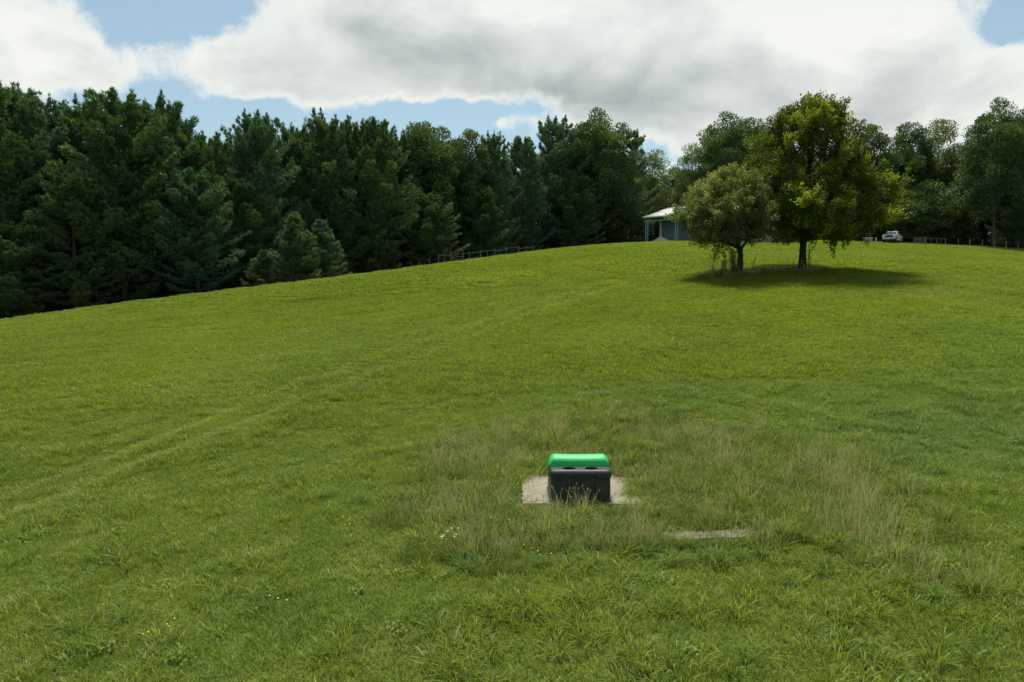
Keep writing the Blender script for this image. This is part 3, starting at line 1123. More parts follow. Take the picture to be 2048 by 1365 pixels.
for i, (H, rad, base, dens, sp, shp) in enumerate(((20, 6.0, 0.07, 1.0, 0.0, 0.45), (20, 5.3, 0.09, 1.0, 0.3, 0.50), (20, 6.4, 0.06, 1.0, 0.1, 0.42),
                                                   (20, 4.2, 0.22, 0.9, 0.7, 0.5), (20, 5.6, 0.12, 1.0, 0.4, 0.42))):
    t, c = pine(200 + i, H, rad, base, dens, sp, shape=shp, blade=0.33, wd=0.075)
    kind('pine%d' % i, 'pine_tree', H * 1.08, t, c, [M_pine, M_bluepine])
for i, (H, rad) in enumerate(((7, 2.3), (7, 1.9))):
    t, c = pine(230 + i, H, rad, 0.03, 1.3, 0.0, blade=0.22, wd=0.05, young=True)
    kind('young%d' % i, 'young_conifer', H, t, c, [M_young, M_bluepine])
DP = [[(5, 2.2, 0), (7, 4.2, 0.2), (11, 5.2, 0.3), (15, 5.0, 0), (18, 4.0, -0.2), (20.5, 2.4, 0), (22, 0.6, 0)],
      [(4, 2.0, 0), (7, 3.6, 0), (11, 4.2, 0.4), (15, 4.2, 0.2), (18, 3.2, 0), (20.5, 2.0, 0.2), (22, 0.5, 0)],
      [(6, 1.5, 0), (9, 3.0, -0.4), (12, 3.6, 0), (16, 3.4, 0.4), (19, 2.6, 0), (21, 1.6, 0), (22, 0.5, 0)]]
for i, pf in enumerate(DP):
    t, c = broad(300 + i, pf, 0.30, 5, 150 if i < 2 else 84, 1.3, 260 if i < 2 else 180, 0.32, 0.21, limbs=11, lobes=0.35, shell=0.45)
    kind('oak%d' % i, 'broadleaf_tree', 22, t, c, [M_oak, M_pale])
t, c = broad(330, [(0.7, 2.0, 0), (2.5, 3.6, 0), (5, 3.8, 0), (7.5, 2.8, 0), (9.2, 1.2, 0), (10, 0.3, 0)], 0.15, 1.5, 120, 0.95, 170, 0.24, 0.14, limbs=7, lobes=0.3)
kind('round', 'broadleaf_tree', 10, t, c, [M_oak, M_pale])


def plant_tree(key, u, d, vtop, label, group, tint=0, wide=1.0, cat=None, zbase=None, rz=None):
    name, H, tme, cms = KINDS[key]
    x, y = spot(u, d)
    z = gz(x, y) - 0.1 if zbase is None else zbase
    s = (topz(u, vtop, d) - z) / H
    e = empty(name, (x, y, z), rz if rz is not None else random.random() * 6.28)
    e.scale = (s ** 0.6 * wide, s ** 0.6 * wide, s)
    link('trunk', tme, None, e)
    link('crown', cms[tint % len(cms)], None, e)
    tag(e, label, cat or ('pine' if 'pine' in name else 'tree'), group)
    return e


GP = 'pines along the edge of the wood'
GB = 'broadleaf trees along the edge of the wood'
ROW = [  # kind, u, distance, top v, tint, width, label
    ('pine2', -45, 60, 150, 0, 1.1, 'pine cut by the left edge of the picture, reaching highest on that side'),
    ('pine4', 38, 63, 163, 1, 1.0, 'tall ragged topped pine second from the left edge of the wood'),
    ('pine3', 108, 66, 184, 1, 0.9, 'thin open topped pine with two wispy tips, left of the broad pines'),
    ('pine1', 180, 69, 188, 1, 1.0, 'blue green pine just left of the tallest broad pine'),
    ('pine0', 247, 65, 178, 0, 1.15, 'broadest tall dark pine of the left wood with its grey trunk showing at the grass'),
    ('pine4', 332, 69, 193, 1, 1.05, 'pine with a drooping side branch at its top, right of the broadest pine'),
    ('pine2', 398, 70, 262, 0, 1.0, 'shorter pine with pale green level boughs, right of the drooping one'),
    ('pine3', 440, 79, 282, 1, 0.9, 'small sparse pine top standing in the dip of the left treeline'),
    ('pine0', 514, 75, 222, 1, 1.0, 'pointed pine rising alone right of the dip in the left treeline'),
    ('pine1', 597, 80, 240, 1, 0.95, 'narrow pine right of the lone pointed one'),
    ('pine2', 663, 80, 230, 0, 0.95, 'full rounded pine behind the two bushy young conifers'),
    ('pine4', 712, 84, 250, 1, 0.9, 'slim pine tip between two fuller pines left of the centre'),
    ('pine0', 752, 82, 236, 0, 1.0, 'dark full pine above the single small sapling'),
    ('pine1', 800, 88, 258, 1, 0.9, 'pine right of the dark full pine where broadleaf crowns begin'),
    ('pine0', 860, 84, 385, 0, 1.15, 'low spreading pine with lit boughs in front of the brownish crowns'),
    ('oak1', 838, 90, 246, 0, 0.9, 'brownish green broadleaf crown ending in a knobbly top, left of the centre'),
    ('oak0', 885, 93, 264, 0, 0.85, 'flat topped brownish broadleaf tree behind the start of the rail fence'),
    ('oak1', 940, 95, 264, 0, 0.85, 'brownish broadleaf tree just left of a pointed pine tip near the centre'),
    ('pine1', 985, 97, 260, 1, 0.9, 'pointed pine tip rising out of brownish broadleaf crowns'),
    ('pine0', 1046, 102, 272, 1, 0.9, 'pine standing alone in the notch left of the tall central crown'),
    ('pine4', 1112, 106, 232, 1, 1.05, 'tall ragged pine forming the left shoulder of the tall central crown'),
    ('oak0', 1192, 108, 226, 0, 1.0, 'tallest broadleaf crown behind the open shed, dome shaped and dark'),
    ('pine3', 1262, 110, 252, 1, 0.95, 'sparse pine with bristly branches on the right flank of the central dome'),
    ('oak2', 1304, 118, 300, 1, 0.85, 'low pale green broadleaf crown above the left end of the shed'),
    ('oak1', 1345, 130, 335, 0, 0.9, 'low green crown filling the notch above the shed roof'),
    ('oak2', 1386, 124, 285, 1, 0.9, 'light green tree on the left side of the dark crown behind the apple tree'),
    ('oak0', 1445, 126, 232, 0, 0.95, 'dark dense broadleaf dome behind the greyish apple tree'),
    ('oak1', 1502, 130, 236, 0, 0.9, 'dark crown between the dense dome and the lone yellow green tree'),
    ('oak1', 1560, 134, 300, 0, 0.9, 'dark crown mostly hidden by the lone yellow green tree'),
    ('oak1', 1690, 134, 300, 0, 0.9, 'dark crown just right behind the lone yellow green tree'),
    ('oak1', 1738, 130, 252, 0, 0.95, 'dark crown rising right of the lone tree, above the pickup'),
    ('pine1', 1765, 138, 300, 1, 0.9, 'blue green pine half hidden above the parked pickup'),
    ('oak1', 1812, 132, 245, 0, 0.9, 'bushy dark broadleaf crown above the rail gate on the right'),
    ('oak2', 1868, 134, 238, 1, 0.9, 'paler see-through crown right of the bushy dark one above the gate'),
    ('oak2', 1905, 138, 288, 0, 0.9, 'low thin crown in the gap before the large right hand tree'),
    ('oak0', 1985, 116, 206, 0, 0.9, 'largest dark broadleaf tree near the right edge of the picture'),
    ('oak0', 2052, 120, 214, 0, 0.95, 'broadleaf tree cut by the right edge of the picture'),
    ('round', 1848, 125, 368, 0, 1.35, 'mid height bushy tree reaching down to the fence right of the gate'),
    ('round', 1902, 124, 395, 0, 1.1, 'smaller bushy tree touching the right side of the one above the fence'),
    ('pine2', 2030, 117, 372, 0, 1.0, 'low pine with level dark boughs beneath the right hand broadleaf trees'),
    ('round', 1790, 133, 400, 0, 1.3, 'dark bushy tree directly behind the parked pickup'),
    ('young0', 590, 67.5, 436, 0, 1.25, 'larger of the two bushy young conifers at the foot of the wood'),
    ('young1', 645, 70.5, 443, 1, 1.15, 'bluish young conifer behind the right side of the larger bushy one'),
    ('young1', 528, 66, 502, 0, 1.3, 'small bushy conifer left of the larger young one'),
    ('young1', 764, 80, 513, 0, 0.9, 'little pointed conifer sapling by the crest of the field'),
    ('young0', 732, 80, 520, 0, 0.9, 'smaller rounded conifer sapling left of the pointed one'),
    ('young0', 690, 79, 530, 0, 1.4, 'low bush between the bushy conifers and the saplings'),
    ('pine4', 12, 58, 440, 0, 1.3, 'short pine with pale lit boughs at the left edge in front of the wood'),
    ('pine0', 395, 66, 335, 1, 1.1, 'short pine with layered grey green boughs left of the bushy conifers'),
    ('pine2', 470, 71, 360, 0, 1.15, 'short pine whose olive boughs hang beside the bushy conifers'),
    ('pine1', 150, 61, 330, 0, 1.1, 'short dark pine in front of the thin open topped one'),
    ('round', 1240, 112, 400, 0, 1.4, 'dark shrubby tree left behind the open shed'),
    ('pine2', 1150, 104, 350, 0, 1.1, 'half height dark pine left of the open shed'),
    ('pine1', 960, 92, 370, 0, 1.2, 'half height dark pine behind the rail fence'),
]
for key, u, d, vt, ti, wd_, lb in ROW:
    plant_tree(key, u, d, vt, lb, 'young conifers at the foot of the wood' if 'young' in key else (GP if 'pine' in key else GB), ti, wd_)

SKYLINE = [(-150, 170), (0, 175), (90, 195), (130, 215), (180, 200), (247, 190), (330, 205), (400, 262), (440, 300), (514, 240), (560, 275), (640, 245), (760, 250), (830, 265),
           (930, 275), (1000, 290), (1020, 325), (1060, 330), (1110, 255), (1200, 245), (1260, 290), (1320, 335), (1345, 365), (1390, 300), (1450, 245), (1550, 260), (1720, 300),
           (1840, 290), (1910, 320), (1960, 240), (2200, 230)]
SK = np.array(SKYLINE, float)
EDGE = np.array([(-300, 54), (0, 60), (262, 66), (570, 75), (880, 88), (1150, 104), (1290, 122), (1500, 126), (1900, 126), (2048, 114), (2300, 110)], float)
u_ = -140
ii = 0
while u_ < 2240:
    for r_, dd in enumerate((9, 17)):
        uu = u_ + random.uniform(-16, 16) + r_ * 27
        if 1030 < uu < 1085 and r_ == 0:
            continue
        d = float(np.interp(uu, EDGE[:, 0], EDGE[:, 1])) + dd + random.uniform(-2, 2)
        vt = float(np.interp(uu, SK[:, 0], SK[:, 1])) + random.uniform(8, 38) + 12 * r_ + (26 if 385 < uu < 480 else 0)
        pl = uu < 830 or random.random() < 0.35
        key = random.choice(['pine0', 'pine1', 'pine2', 'pine4']) if pl else random.choice(['oak0', 'oak1', 'oak1'])
        plant_tree(key, uu, d, vt, 'dark pine deeper in the wood behind the front row' if pl else 'dark broadleaf tree deeper in the wood behind the front row',
                   'pines deeper in the wood' if pl else 'broadleaf trees deeper in the wood', 0, 1.0)
    u_ += 58

# thick growth far inside the wood, one mass
g = np.random.default_rng(5)
n = 150000
uu = g.uniform(-260, 2320, n)
dd = np.interp(uu, EDGE[:, 0], EDGE[:, 1]) + g.uniform(19, 42, n)
a_ = (uu - 1024) / 1365.0
xx, yy = a_ * dd, dd
gzv = ground_z(xx, yy)
skyv = np.interp(uu, SK[:, 0], SK[:, 1]) + 55
topv = CAMZ + (605 - skyv) / 1365.0 * dd
hgt = np.maximum(topv - gzv, 4)
zz = gzv + hgt * np.where(g.random(n) < 0.45, 0.5, 1.0) * g.random(n)
gap = np.exp(-((uu - 1062) / 26) ** 2)
kp = g.random(n) > gap * (zz > gzv + 0.42 * hgt) * 0.97
kp &= vnoise(xx + zz * 3, zz * 2.0, 2.6, 8) + 0.5 * (zz < gzv + hgt * 0.5) > 0.30
C = np.c_[xx, yy, zz][kp]
nk = len(C)
V, Fc = leaf_quads(C, unit(g.normal(0, 1, (nk, 3)) + [0, 0, -0.2]), unit(g.normal(0, 1, (nk, 3))), g.uniform(0.5, 1.2, nk), g.uniform(0.35, 0.8, nk))
o = link('deep_wood', np_mesh('deep_wood', V, [Fc], {'var': np.repeat(g.random(nk), 4), 'clump': np.repeat(g.random(nk) * 0.5, 4)}), M_pine)
tag(o, 'dark depth of the wood seen between the trunks', 'wood', None, 'stuff')
# low undergrowth along the foot of the wood
n = 26000
uu = g.uniform(-260, 2320, n)
dd = np.interp(uu, EDGE[:, 0], EDGE[:, 1]) + g.uniform(2.5, 9, n)
xx, yy = (uu - 1024) / 1365.0 * dd, dd
hn = 0.4 + 2.4 * vnoise(uu, dd, 26, 4) + 3.0 * np.exp(-((uu - 1050) / 90) ** 2)
zz = ground_z(xx, yy) + hn * g.random(n)
C = np.c_[xx, yy, zz]
V, Fc = leaf_quads(C, unit(g.normal(0, 1, (n, 3)) + [0, 0, 0.4]), unit(g.normal(0, 1, (n, 3))), g.uniform(0.2, 0.5, n), g.uniform(0.1, 0.25, n))
o = link('undergrowth', np_mesh('undergrowth', V, [Fc], {'var': np.repeat(g.random(n), 4), 'clump': np.repeat(g.random(n) * 0.6, 4)}), M_oak)
tag(o, 'low dark brush along the foot of the wood', 'brush', None, 'stuff')

# ------------------------------------------------------------------ the two field trees
t, c = broad(401, [(2.3, 1.8, 0.6), (2.9, 3.6, 0.95), (3.7, 4.4, 1.0), (4.8, 4.3, 0.9), (6.2, 3.5, 0.65), (7.8, 2.7, 0.4), (9.2, 2.6, 0.35), (10.2, 2.1, 0.4), (11.0, 1.2, 0.4), (11.5, 0.3, 0.4)],
             0.25, 2.0, 390, 0.78, 330, 0.20, 0.085, limbs=16, lobes=0.30, shell=0.5, up=0.25, spiky=0.30)
e = empty('lone_tree', (BIGX, BIGY, gz(BIGX, BIGY) - 0.08))
t.materials.append(M_darkbark)
c.materials.append(M_big)
link('trunk', t, None, e)
link('crown', c, None, e)
tag(e, 'tall full yellow green tree standing alone in the pasture on a dark trunk', 'tree', 'the two trees standing in the pasture')
t, c = broad(402, [(2.35, 1.5, -0.95), (3.0, 2.5, -0.85), (3.9, 2.75, -0.8), (5.0, 2.4, -0.8), (6.0, 1.6, -0.7), (6.7, 0.6, -0.7)],
             0.24, 1.5, 200, 0.62, 420, 0.15, 0.07, limbs=11, lobes=0.25, shell=0.45, spiky=0.45, up=0.4, trunk_top=4.5)
e = empty('apple_tree', (SAPX, SAPY, gz(SAPX, SAPY) - 0.08))
t.materials.append(M_darkbark)
c.materials.append(M_apple)
link('trunk', t, None, e)
link('crown', c, None, e)
tag(e, 'lower spreading grey green apple tree left of the tall lone tree', 'tree', 'the two trees standing in the pasture')


# suckers and vines by the apple trunk
def shrub(name, x, y, h, r, n, seed, label, mat, stems=6, lsz=0.10):
    g = np.random.default_rng(seed)
    z = gz(x, y)
    e = empty(name, (x, y, z))
    mb = MB()
    C = []
    for i in range(stems):
        a, q = g.random() * 6.28, r * g.random()
        b = np.array([q * math.cos(a), q * math.sin(a) * 0.6, -0.05])
        tp = b * 1.3 + np.array([g.normal(0, 0.08), g.normal(0, 0.08), h * g.uniform(0.7, 1.0)])
        mb.tube([tuple(b), tuple((b + tp) / 2 + g.normal(0, 0.05, 3)), tuple(tp)], [0.016, 0.012, 0.006], 5)
        t_ = g.random((n // stems, 1))
        C.append(b + (tp - b) * t_ + g.normal(0, 0.09, (n // stems, 3)))
    C = np.concatenate(C)
    m_ = len(C)
    V, Fc = leaf_quads(C, unit(g.normal(0, 1, (m_, 3)) + [0, 0, 0.3]), unit(g.normal(0, 1, (m_, 3))), lsz * g.uniform(.6, 1.3, m_), lsz * .5 * g.uniform(.6, 1.3, m_))
    mb.build('stem', M_darkbark, e)
    link('foliage', np_mesh('foliage', V, [Fc], {'var': np.repeat(g.random(m_), 4), 'clump': np.repeat(g.random(m_) * 0.8, 4)}), mat, e)
    tag(e, label, 'shrub')
    return e


shrub('sapling_shrub', SAPX - 0.42, SAPY - 0.2, 2.0, 0.36, 1300, 71, 'leafy suckers and vines growing up beside the apple trunk', M_oak, 9)
shrub('sapling_shrub', SAPX - 1.15, SAPY + 0.1, 1.15, 0.25, 420, 72, 'small vine covered stump post left of the apple trunk', M_oak, 4)
shrub('sapling_shrub', BIGX + 0.36, BIGY - 0.05, 1.7, 0.14, 160, 73, 'thin vine climbing stakes on the right of the lone tree trunk', M_oak, 4)

M_rust = simple('dark_rusty_steel', (0.05, 0.04, 0.035), 0.7, 0.3)
M_wood = simple('weathered_wood', (0.17, 0.16, 0.14), 0.9, 0, 0.3, 9)
M_redwood = simple('reddish_boards', (0.15, 0.085, 0.06), 0.9, 0, 0.3, 9)
M_paint = simple('white_paint', (0.75, 0.76, 0.74), 0.5)


def tpost(x, y, h, lean, label, tip=False, brace=None):
    z = gz(x, y)
    e = empty('steel_post', (x, y, z))
    mb = MB()
    top = Vector((lean * h, 0, h))
    mb.bar((0, 0, -0.3), top, 0.05, 0.012)
    mb.bar((0, -0.02, -0.3), top + Vector((0, -0.02, 0)), 0.012, 0.045)
    mb.build('post_shaft', M_rust, e)
    if tip:
        mb = MB()
        mb.bar(top * 0.86, top * 1.02, 0.065, 0.06)
        mb.build('painted_tip', M_paint, e)
    if brace:
        mb = MB()
        mb.bar(top * 0.55, (brace, -0.05, -0.15), 0.04, 0.03)
        mb.build('brace', M_rust, e)
    tag(e, label, 'post', 'old steel posts around the pasture trees')


tpost(SAPX - 1.95, SAPY - 0.1, 1.35, 0.10, 'dark steel post with a slanting brace, farthest left of the apple trunk', brace=0.42)
tpost(SAPX + 0.50, SAPY - 0.2, 1.5, 0.38, 'leaning steel post with a white tip right of the apple trunk', tip=True)
tpost(SAPX - 1.12, SAPY - 0.25, 1.5, 0.02, 'dark upright steel post wrapped in vines left of the apple trunk')
tpost(BIGX - 0.50, BIGY - 0.3, 0.55, 0.45, 'short stake leaning against the lone tree trunk from the left')
tpost(BIGX + 0.35, BIGY - 0.3, 1.6, -0.02, 'slim upright stake just right of the lone tree trunk')

# ------------------------------------------------------------------ concrete pad, slab edge
def concrete(name, col, edge):
    m, n = material(name)
    o = n.new('ShaderNodeTexCoord').outputs['Object']
    a = n.noise(o, 1.6, 6, 0.65)
    b = n.noise(o, 30.0, 4, 0.6)
    c = n.mix(n.ramp(a, 0.3, 0.7), tuple(k * 0.68 for k in col), col)
    c = n.mix(n.ramp(b, 0.55, 0.8), c, tuple(k * 0.6 for k in col))
    v = n.new('ShaderNodeTexVoronoi', feature='DISTANCE_TO_EDGE')
    n.put(v.inputs['Vector'], n.vm('ADD', o, n.vm('MULTIPLY', n.noise(o, 3.0, 4, 0.6, col=True), (0.5, 0.5, 0.0))))
    v.inputs['Scale'].default_value = 0.75
    c = n.mix(n.ramp(v.outputs['Distance'], 0.0, 0.010), edge, c)
    finish(n, principled(n, c, 0.9, bump=b, bstr=0.4, bdist=0.01, spec=0.2))
    return m


M_conc = concrete('worn_concrete', (0.27, 0.245, 0.185), (0.08, 0.07, 0.05))
M_conc2 = concrete('buried_slab_concrete', (0.23, 0.20, 0.15), (0.09, 0.07, 0.05))


def slab(name, cx_, cy_, hx, hy, top, thick, mat, seed, rag=0.011):
    g = np.random.default_rng(seed)
    nx_, ny_ = int(hx * 20), max(3, int(hy * 20))
    V, F_ = [], []
    for j in range(ny_ + 1):
        for i in range(nx_ + 1):
            ex, ey = (i in (0, nx_)), (j in (0, ny_))
            x_ = -hx + 2 * hx * i / nx_ + (g.normal(0, rag) if ex else 0)
            y_ = -hy + 2 * hy * j / ny_ + (g.normal(0, rag) if ey else 0)
            V.append((x_, y_, 0.004 * math.sin(x_ * 5) + g.normal(0, 0.0015)))
    W_ = nx_ + 1
    for j in range(ny_):
        for i in range(nx_):
            F_.append((j * W_ + i, j * W_ + i + 1, (j + 1) * W_ + i + 1, (j + 1) * W_ + i))
    ring = [i for i in range(W_)] + [j * W_ + nx_ for j in range(1, ny_ + 1)] + [ny_ * W_ + i for i in range(nx_ - 1, -1, -1)] + [j * W_ for j in range(ny_ - 1, 0, -1)]
    o_ = len(V)
    for r in ring:
        V.append((V[r][0] * 1.003, V[r][1] * 1.003, -thick))
    m_ = len(ring)
    for a in range(m_):
        b = (a + 1) % m_
        F_.append((ring[a], o_ + a, o_ + b, ring[b]))
    mb = MB()
    mb.add(V, F_)
    o = mb.build(name, mat)
    o.location = (cx_, cy_, top)
    return o


PADZ = 0.05
o = slab('concrete_pad', PAD[0], PAD[1], PAD[2], PAD[3], PADZ, 0.16, M_conc, 5)
tag(o, 'square pale concrete pad under the livestock waterer', 'concrete pad')
sza, szb = gz(-0.2, 10.68), gz(3.4, 10.68)
o = slab('slab_edge', 1.75, 10.66, 2.35, 0.17, sza + (szb - sza) * 1.95 / 3.6 + 0.035, 0.16, M_conc2, 6, 0.02)
o.rotation_euler = (0.0, -math.atan((szb - sza) / 3.6), R(-0.8))
tag(o, 'long low concrete edge half buried in the rough grass below the pad', 'curb')

# ------------------------------------------------------------------ livestock waterer
m_, n_ = material('black_polyethylene')
o_ = n_.new('ShaderNodeTexCoord').outputs['Object']
nz = n_.noise(o_, 5.0, 6, 0.65)
c_ = n_.mix(n_.ramp(nz, 0.35, 0.75), (0.009, 0.014, 0.018), (0.022, 0.029, 0.035))
sz_ = n_.new('ShaderNodeSeparateXYZ')
n_.put(sz_.inputs[0], o_)
dirt = n_.m('MULTIPLY', n_.ramp(n_.m('ADD', sz_.outputs[2], n_.m('MULTIPLY', n_.noise(o_, 9.0, 5, 0.7), 0.22)), 0.26, 0.08), 0.28)
c_ = n_.mix(dirt, c_, (0.11, 0.095, 0.07))
finish(n_, principled(n_, c_, n_.ramp(nz, 0.3, 0.7, 0.38, 0.6), bump=n_.noise(o_, 160, 2, 0.5), bstr=0.08, bdist=0.003))
M_black = m_
m_, n_ = material('green_polyethylene')
o_ = n_.new('ShaderNodeTexCoord').outputs['Object']
nz = n_.noise(o_, 7.0, 6, 0.6)
c_ = n_.mix(n_.ramp(nz, 0.3, 0.75), (0.006, 0.36, 0.080), (0.014, 0.47, 0.115))
finish(n_, principled(n_, c_, 0.55, bump=n_.noise(o_, 140, 2, 0.5), bstr=0.06, bdist=0.003))
M_green = m_


def rrect(hx, hy, r, z, n=6):
    P = []
    for cx_, cy_, a0 in ((hx - r, hy - r, 0), (-hx + r, hy - r, 90), (-hx + r, -hy + r, 180), (hx - r, -hy + r, 270)):
        for k in range(n + 1):
            a = R(a0 + 90 * k / n)
            P.append((cx_ + r * math.cos(a), cy_ + r * math.sin(a), z))
    return P


WX, WY = 1.25, 12.2 + 0.52
wt = empty('livestock_waterer', (WX, WY, PADZ), 0.0)
tag(wt, 'black plastic livestock waterer with a bright green rounded lid on the concrete pad', 'waterer')
HX, HY, BH = 0.555, 0.52, 0.585
bm = bmesh.new()
rings = [rrect(HX + .012, HY + .012, .10, 0.0), rrect(HX + .012, HY + .012, .10, 0.03), rrect(HX - .004, HY - .004, .09, 0.045), rrect(HX - .010, HY - .010, .09, 0.435),
         rrect(HX + .004, HY + .004, .10, 0.45), rrect(HX + .010, HY + .010, .10, 0.52), rrect(HX + .004, HY + .004, .10, 0.555), rrect(HX - .018, HY - .018, .085, 0.577), rrect(HX - .045, HY - .045, .07, BH)]
vr = [[bm.verts.new(p) for p in r_] for r_ in rings]
nn = len(vr[0])
for a, b in zip(vr[:-1], vr[1:]):
    for i in range(nn):
        j = (i + 1) % nn
        bm.faces.new((a[i], a[j], b[j], b[i]))
bm.faces.new(vr[0][::-1])
es = [bm.edges.get((vr[-1][i], vr[-1][(i + 1) % nn])) for i in range(nn)]
wells = []
for sx in (-0.205, 0.205):
    for sy in (-1, 1):
        ring = [bm.verts.new((sx + 0.125 * math.cos(2 * math.pi * k / 28), sy * (HY - .165) + 0.105 * math.sin(2 * math.pi * k / 28), BH)) for k in range(28)]
        ed = [bm.edges.new((ring[k], ring[(k + 1) % 28])) for k in range(28)]
        es += ed
        wells.append(ring)
bmesh.ops.triangle_fill(bm, use_beauty=True, use_dissolve=False, edges=es)
for ring in wells:
    low = [bm.verts.new((v.co.x * 1.0, v.co.y, BH - 0.10)) for v in ring]
    for k in range(28):
        bm.faces.new((ring[k], ring[(k + 1) % 28], low[(k + 1) % 28], low[k]))
    bm.faces.new(low)
bmesh.ops.recalc_face_normals(bm, faces=bm.faces[:])
me = bpy.data.meshes.new('tank_body')
bm.to_mesh(me)
bm.free()
body = link('tank_body', me, M_black, wt)
for ring_c in ((-0.205, -1), (0.205, -1), (-0.205, 1), (0.205, 1)):
    bmb = bmesh.new()
    bmesh.ops.create_uvsphere(bmb, u_segments=24, v_segments=12, radius=0.10)
    bmesh.ops.scale(bmb, vec=(1.02, 0.80, 0.75), verts=bmb.verts)
    me = bpy.data.meshes.new('float_ball')
    bmb.to_mesh(me)
    bmb.free()
    me.polygons.foreach_set('use_smooth', [True] * len(me.polygons))
    b_ = link('float_ball', me, M_black, wt)
    b_.location = (ring_c[0], ring_c[1] * (HY - .165), BH - 0.105)
# moulded front and back panels with channels between
for sy in (-1, 1):
    for cx_, hw in ((-0.375, 0.125), (0.0, 0.165), (0.375, 0.125)):
        mb = MB()
        mb.box((cx_, sy * (HY + 0.004), 0.235), (hw * 2, 0.05, 0.35), bev=0.012)
        mb.build('side_panel', M_black, wt)
    for cx_ in (-0.205, 0.205):
        mb = MB()
        mb.box((cx_, sy * (HY + 0.018), 0.51), (0.032, 0.03, 0.055), bev=0.006)
        mb.box((cx_, sy * (HY + 0.030), 0.475), (0.022, 0.02, 0.02), bev=0.004)
        mb.build('latch', M_black, wt)
# green lid: a hump crossing the tank, sagging a little in the middle
nu, nv = 36, 20
V, F_ = [], []
LHX, LHY, LH = 0.564, 0.205, 0.185
for i in range(nu + 1):
    x_ = -LHX + 2 * LHX * i / nu
    q = max(0.0, (abs(x_) - (LHX - 0.13)) / 0.13)
    e_ = math.sqrt(max(0.0, 1 - q ** 2.0))
    hgt_ = LH * (0.16 + 0.84 * e_) * (0.96 + 0.08 * (x_ / LHX) ** 2)
    for j in range(nv + 1):
        a = math.pi * j / nv
        cy_ = -math.cos(a)
        sy_ = math.sin(a) ** 0.62
        V.append((x_, LHY * cy_ * (0.9 + 0.1 * e_), hgt_ * sy_))
for i in range(nu):
    for j in range(nv):
        p = i * (nv + 1) + j
        F_.append((p, p + nv + 1, p + nv + 2, p + 1))
for i in (0, nu):
    F_.append(tuple(i * (nv + 1) + j for j in range(nv + 1)))
mb = MB()
mb.add(V, F_)
lid = mb.build('lid', M_green, wt, smooth=True)
lid.location = (0, 0, BH - 0.002)
lid.data.polygons[-1].use_smooth = False
lid.data.polygons[-2].use_smooth = False
for sgn in (-1, 1):           # moulded rib near each end
    mb = MB()
    pts = []
    x_ = sgn * (LHX - 0.085)
    e_ = math.sqrt(1 - (0.045 / 0.13) ** 2.0)
    for j in range(2, nv - 1):
        a = math.pi * j / nv
        pts.append((x_, -LHY * math.cos(a) * 0.995, LH * (0.16 + 0.84 * e_) * math.sin(a) ** 0.62))
    mb.tube(pts, 0.009, 6)
    mb.build('lid_rib', M_green, wt, smooth=True).location = (0, 0, BH - 0.002)
for sgn in (-1, 1):
    mb = MB()
    mb.box((sgn * (HX + 0.001), 0, BH - 0.02), (0.02, 0.36, 0.06), bev=0.008)
    mb.build('lid_skirt', M_green, wt)

# small daisies by the slab edge
e = empty('daisy_plant', (-1.0, 10.65, gz(-1.0, 10.65)))
rg = random.Random(4)
for i in range(11):
    x_, y_, h_ = rg.uniform(-.16, .16), rg.uniform(-.14, .14), rg.uniform(0.18, 0.34)
    mb = MB()
    mb.tube([(x_ * .4, y_ * .4, -.02), (x_ * .8, y_ * .8, h_ * .6), (x_, y_, h_)], 0.003, 4)
    mb.build('stem', M_grass, e)
    V = [(x_, y_, h_ + 0.003)]
    for k in range(16):
        r_ = 0.017 if k % 2 else 0.011
        V.append((x_ + r_ * math.cos(k * math.pi / 8), y_ + r_ * math.sin(k * math.pi / 8), h_))
    mb = MB()
    mb.add(V, [(0, 1 + k, 1 + (k + 1) % 16) for k in range(16)])
    fl = mb.build('petals', M_white_petal, e)
    mb = MB()
    mb.box((x_, y_, h_ + 0.006), (0.009, 0.009, 0.005))
    mb.build('flower_centre', M_yellow, fl)
tag(e, 'small plant with white daisy flowers at the left end of the buried slab edge', 'flower')

# ------------------------------------------------------------------ open shed
M_teal = simple('teal_steel', (0.20, 0.33, 0.34), 0.5, 0.1)
M_navy = simple('slate_blue_cladding', (0.13, 0.175, 0.23), 0.6)
m_, n_ = material('white_metal_sheet')
o_ = n_.new('ShaderNodeTexCoord').outputs['Object']
wv_ = n_.new('ShaderNodeTexWave', wave_type='BANDS', bands_direction='X')
n_.put(wv_.inputs['Vector'], o_)
wv_.inputs['Scale'].default_value = 1.1
nz = n_.noise(o_, 1.2, 4, 0.6)
finish(n_, principled(n_, n_.mix(nz, (0.34, 0.355, 0.35), (0.42, 0.43, 0.42)), 0.45, bump=wv_.outputs['Fac'], bstr=0.5, bdist=0.03))
M_sheet = m_
shx, shy = spot(1291, 104)
SROT = R(-33)
shz = gz(*spot(1300, 101.5)) - 0.35
sh = empty('open_shed', (shx, shy, shz), SROT)
tag(sh, 'open fronted pole shed with white metal roof and teal steel posts', 'shed')
SL, SD, EH = 18.5, 10.5, 4.35
RISE = 2.55
BAY = 4.62
M_dirt = simple('packed_gravel', (0.16, 0.15, 0.12), 0.95, 0, 0.3, 5)
mb = MB()
mb.box((SL / 2, SD / 2 + 0.2, -0.9), (SL + 2, SD + 2.5, 2.0), bev=0.3)
mb.build('floor_pad', M_dirt, sh)
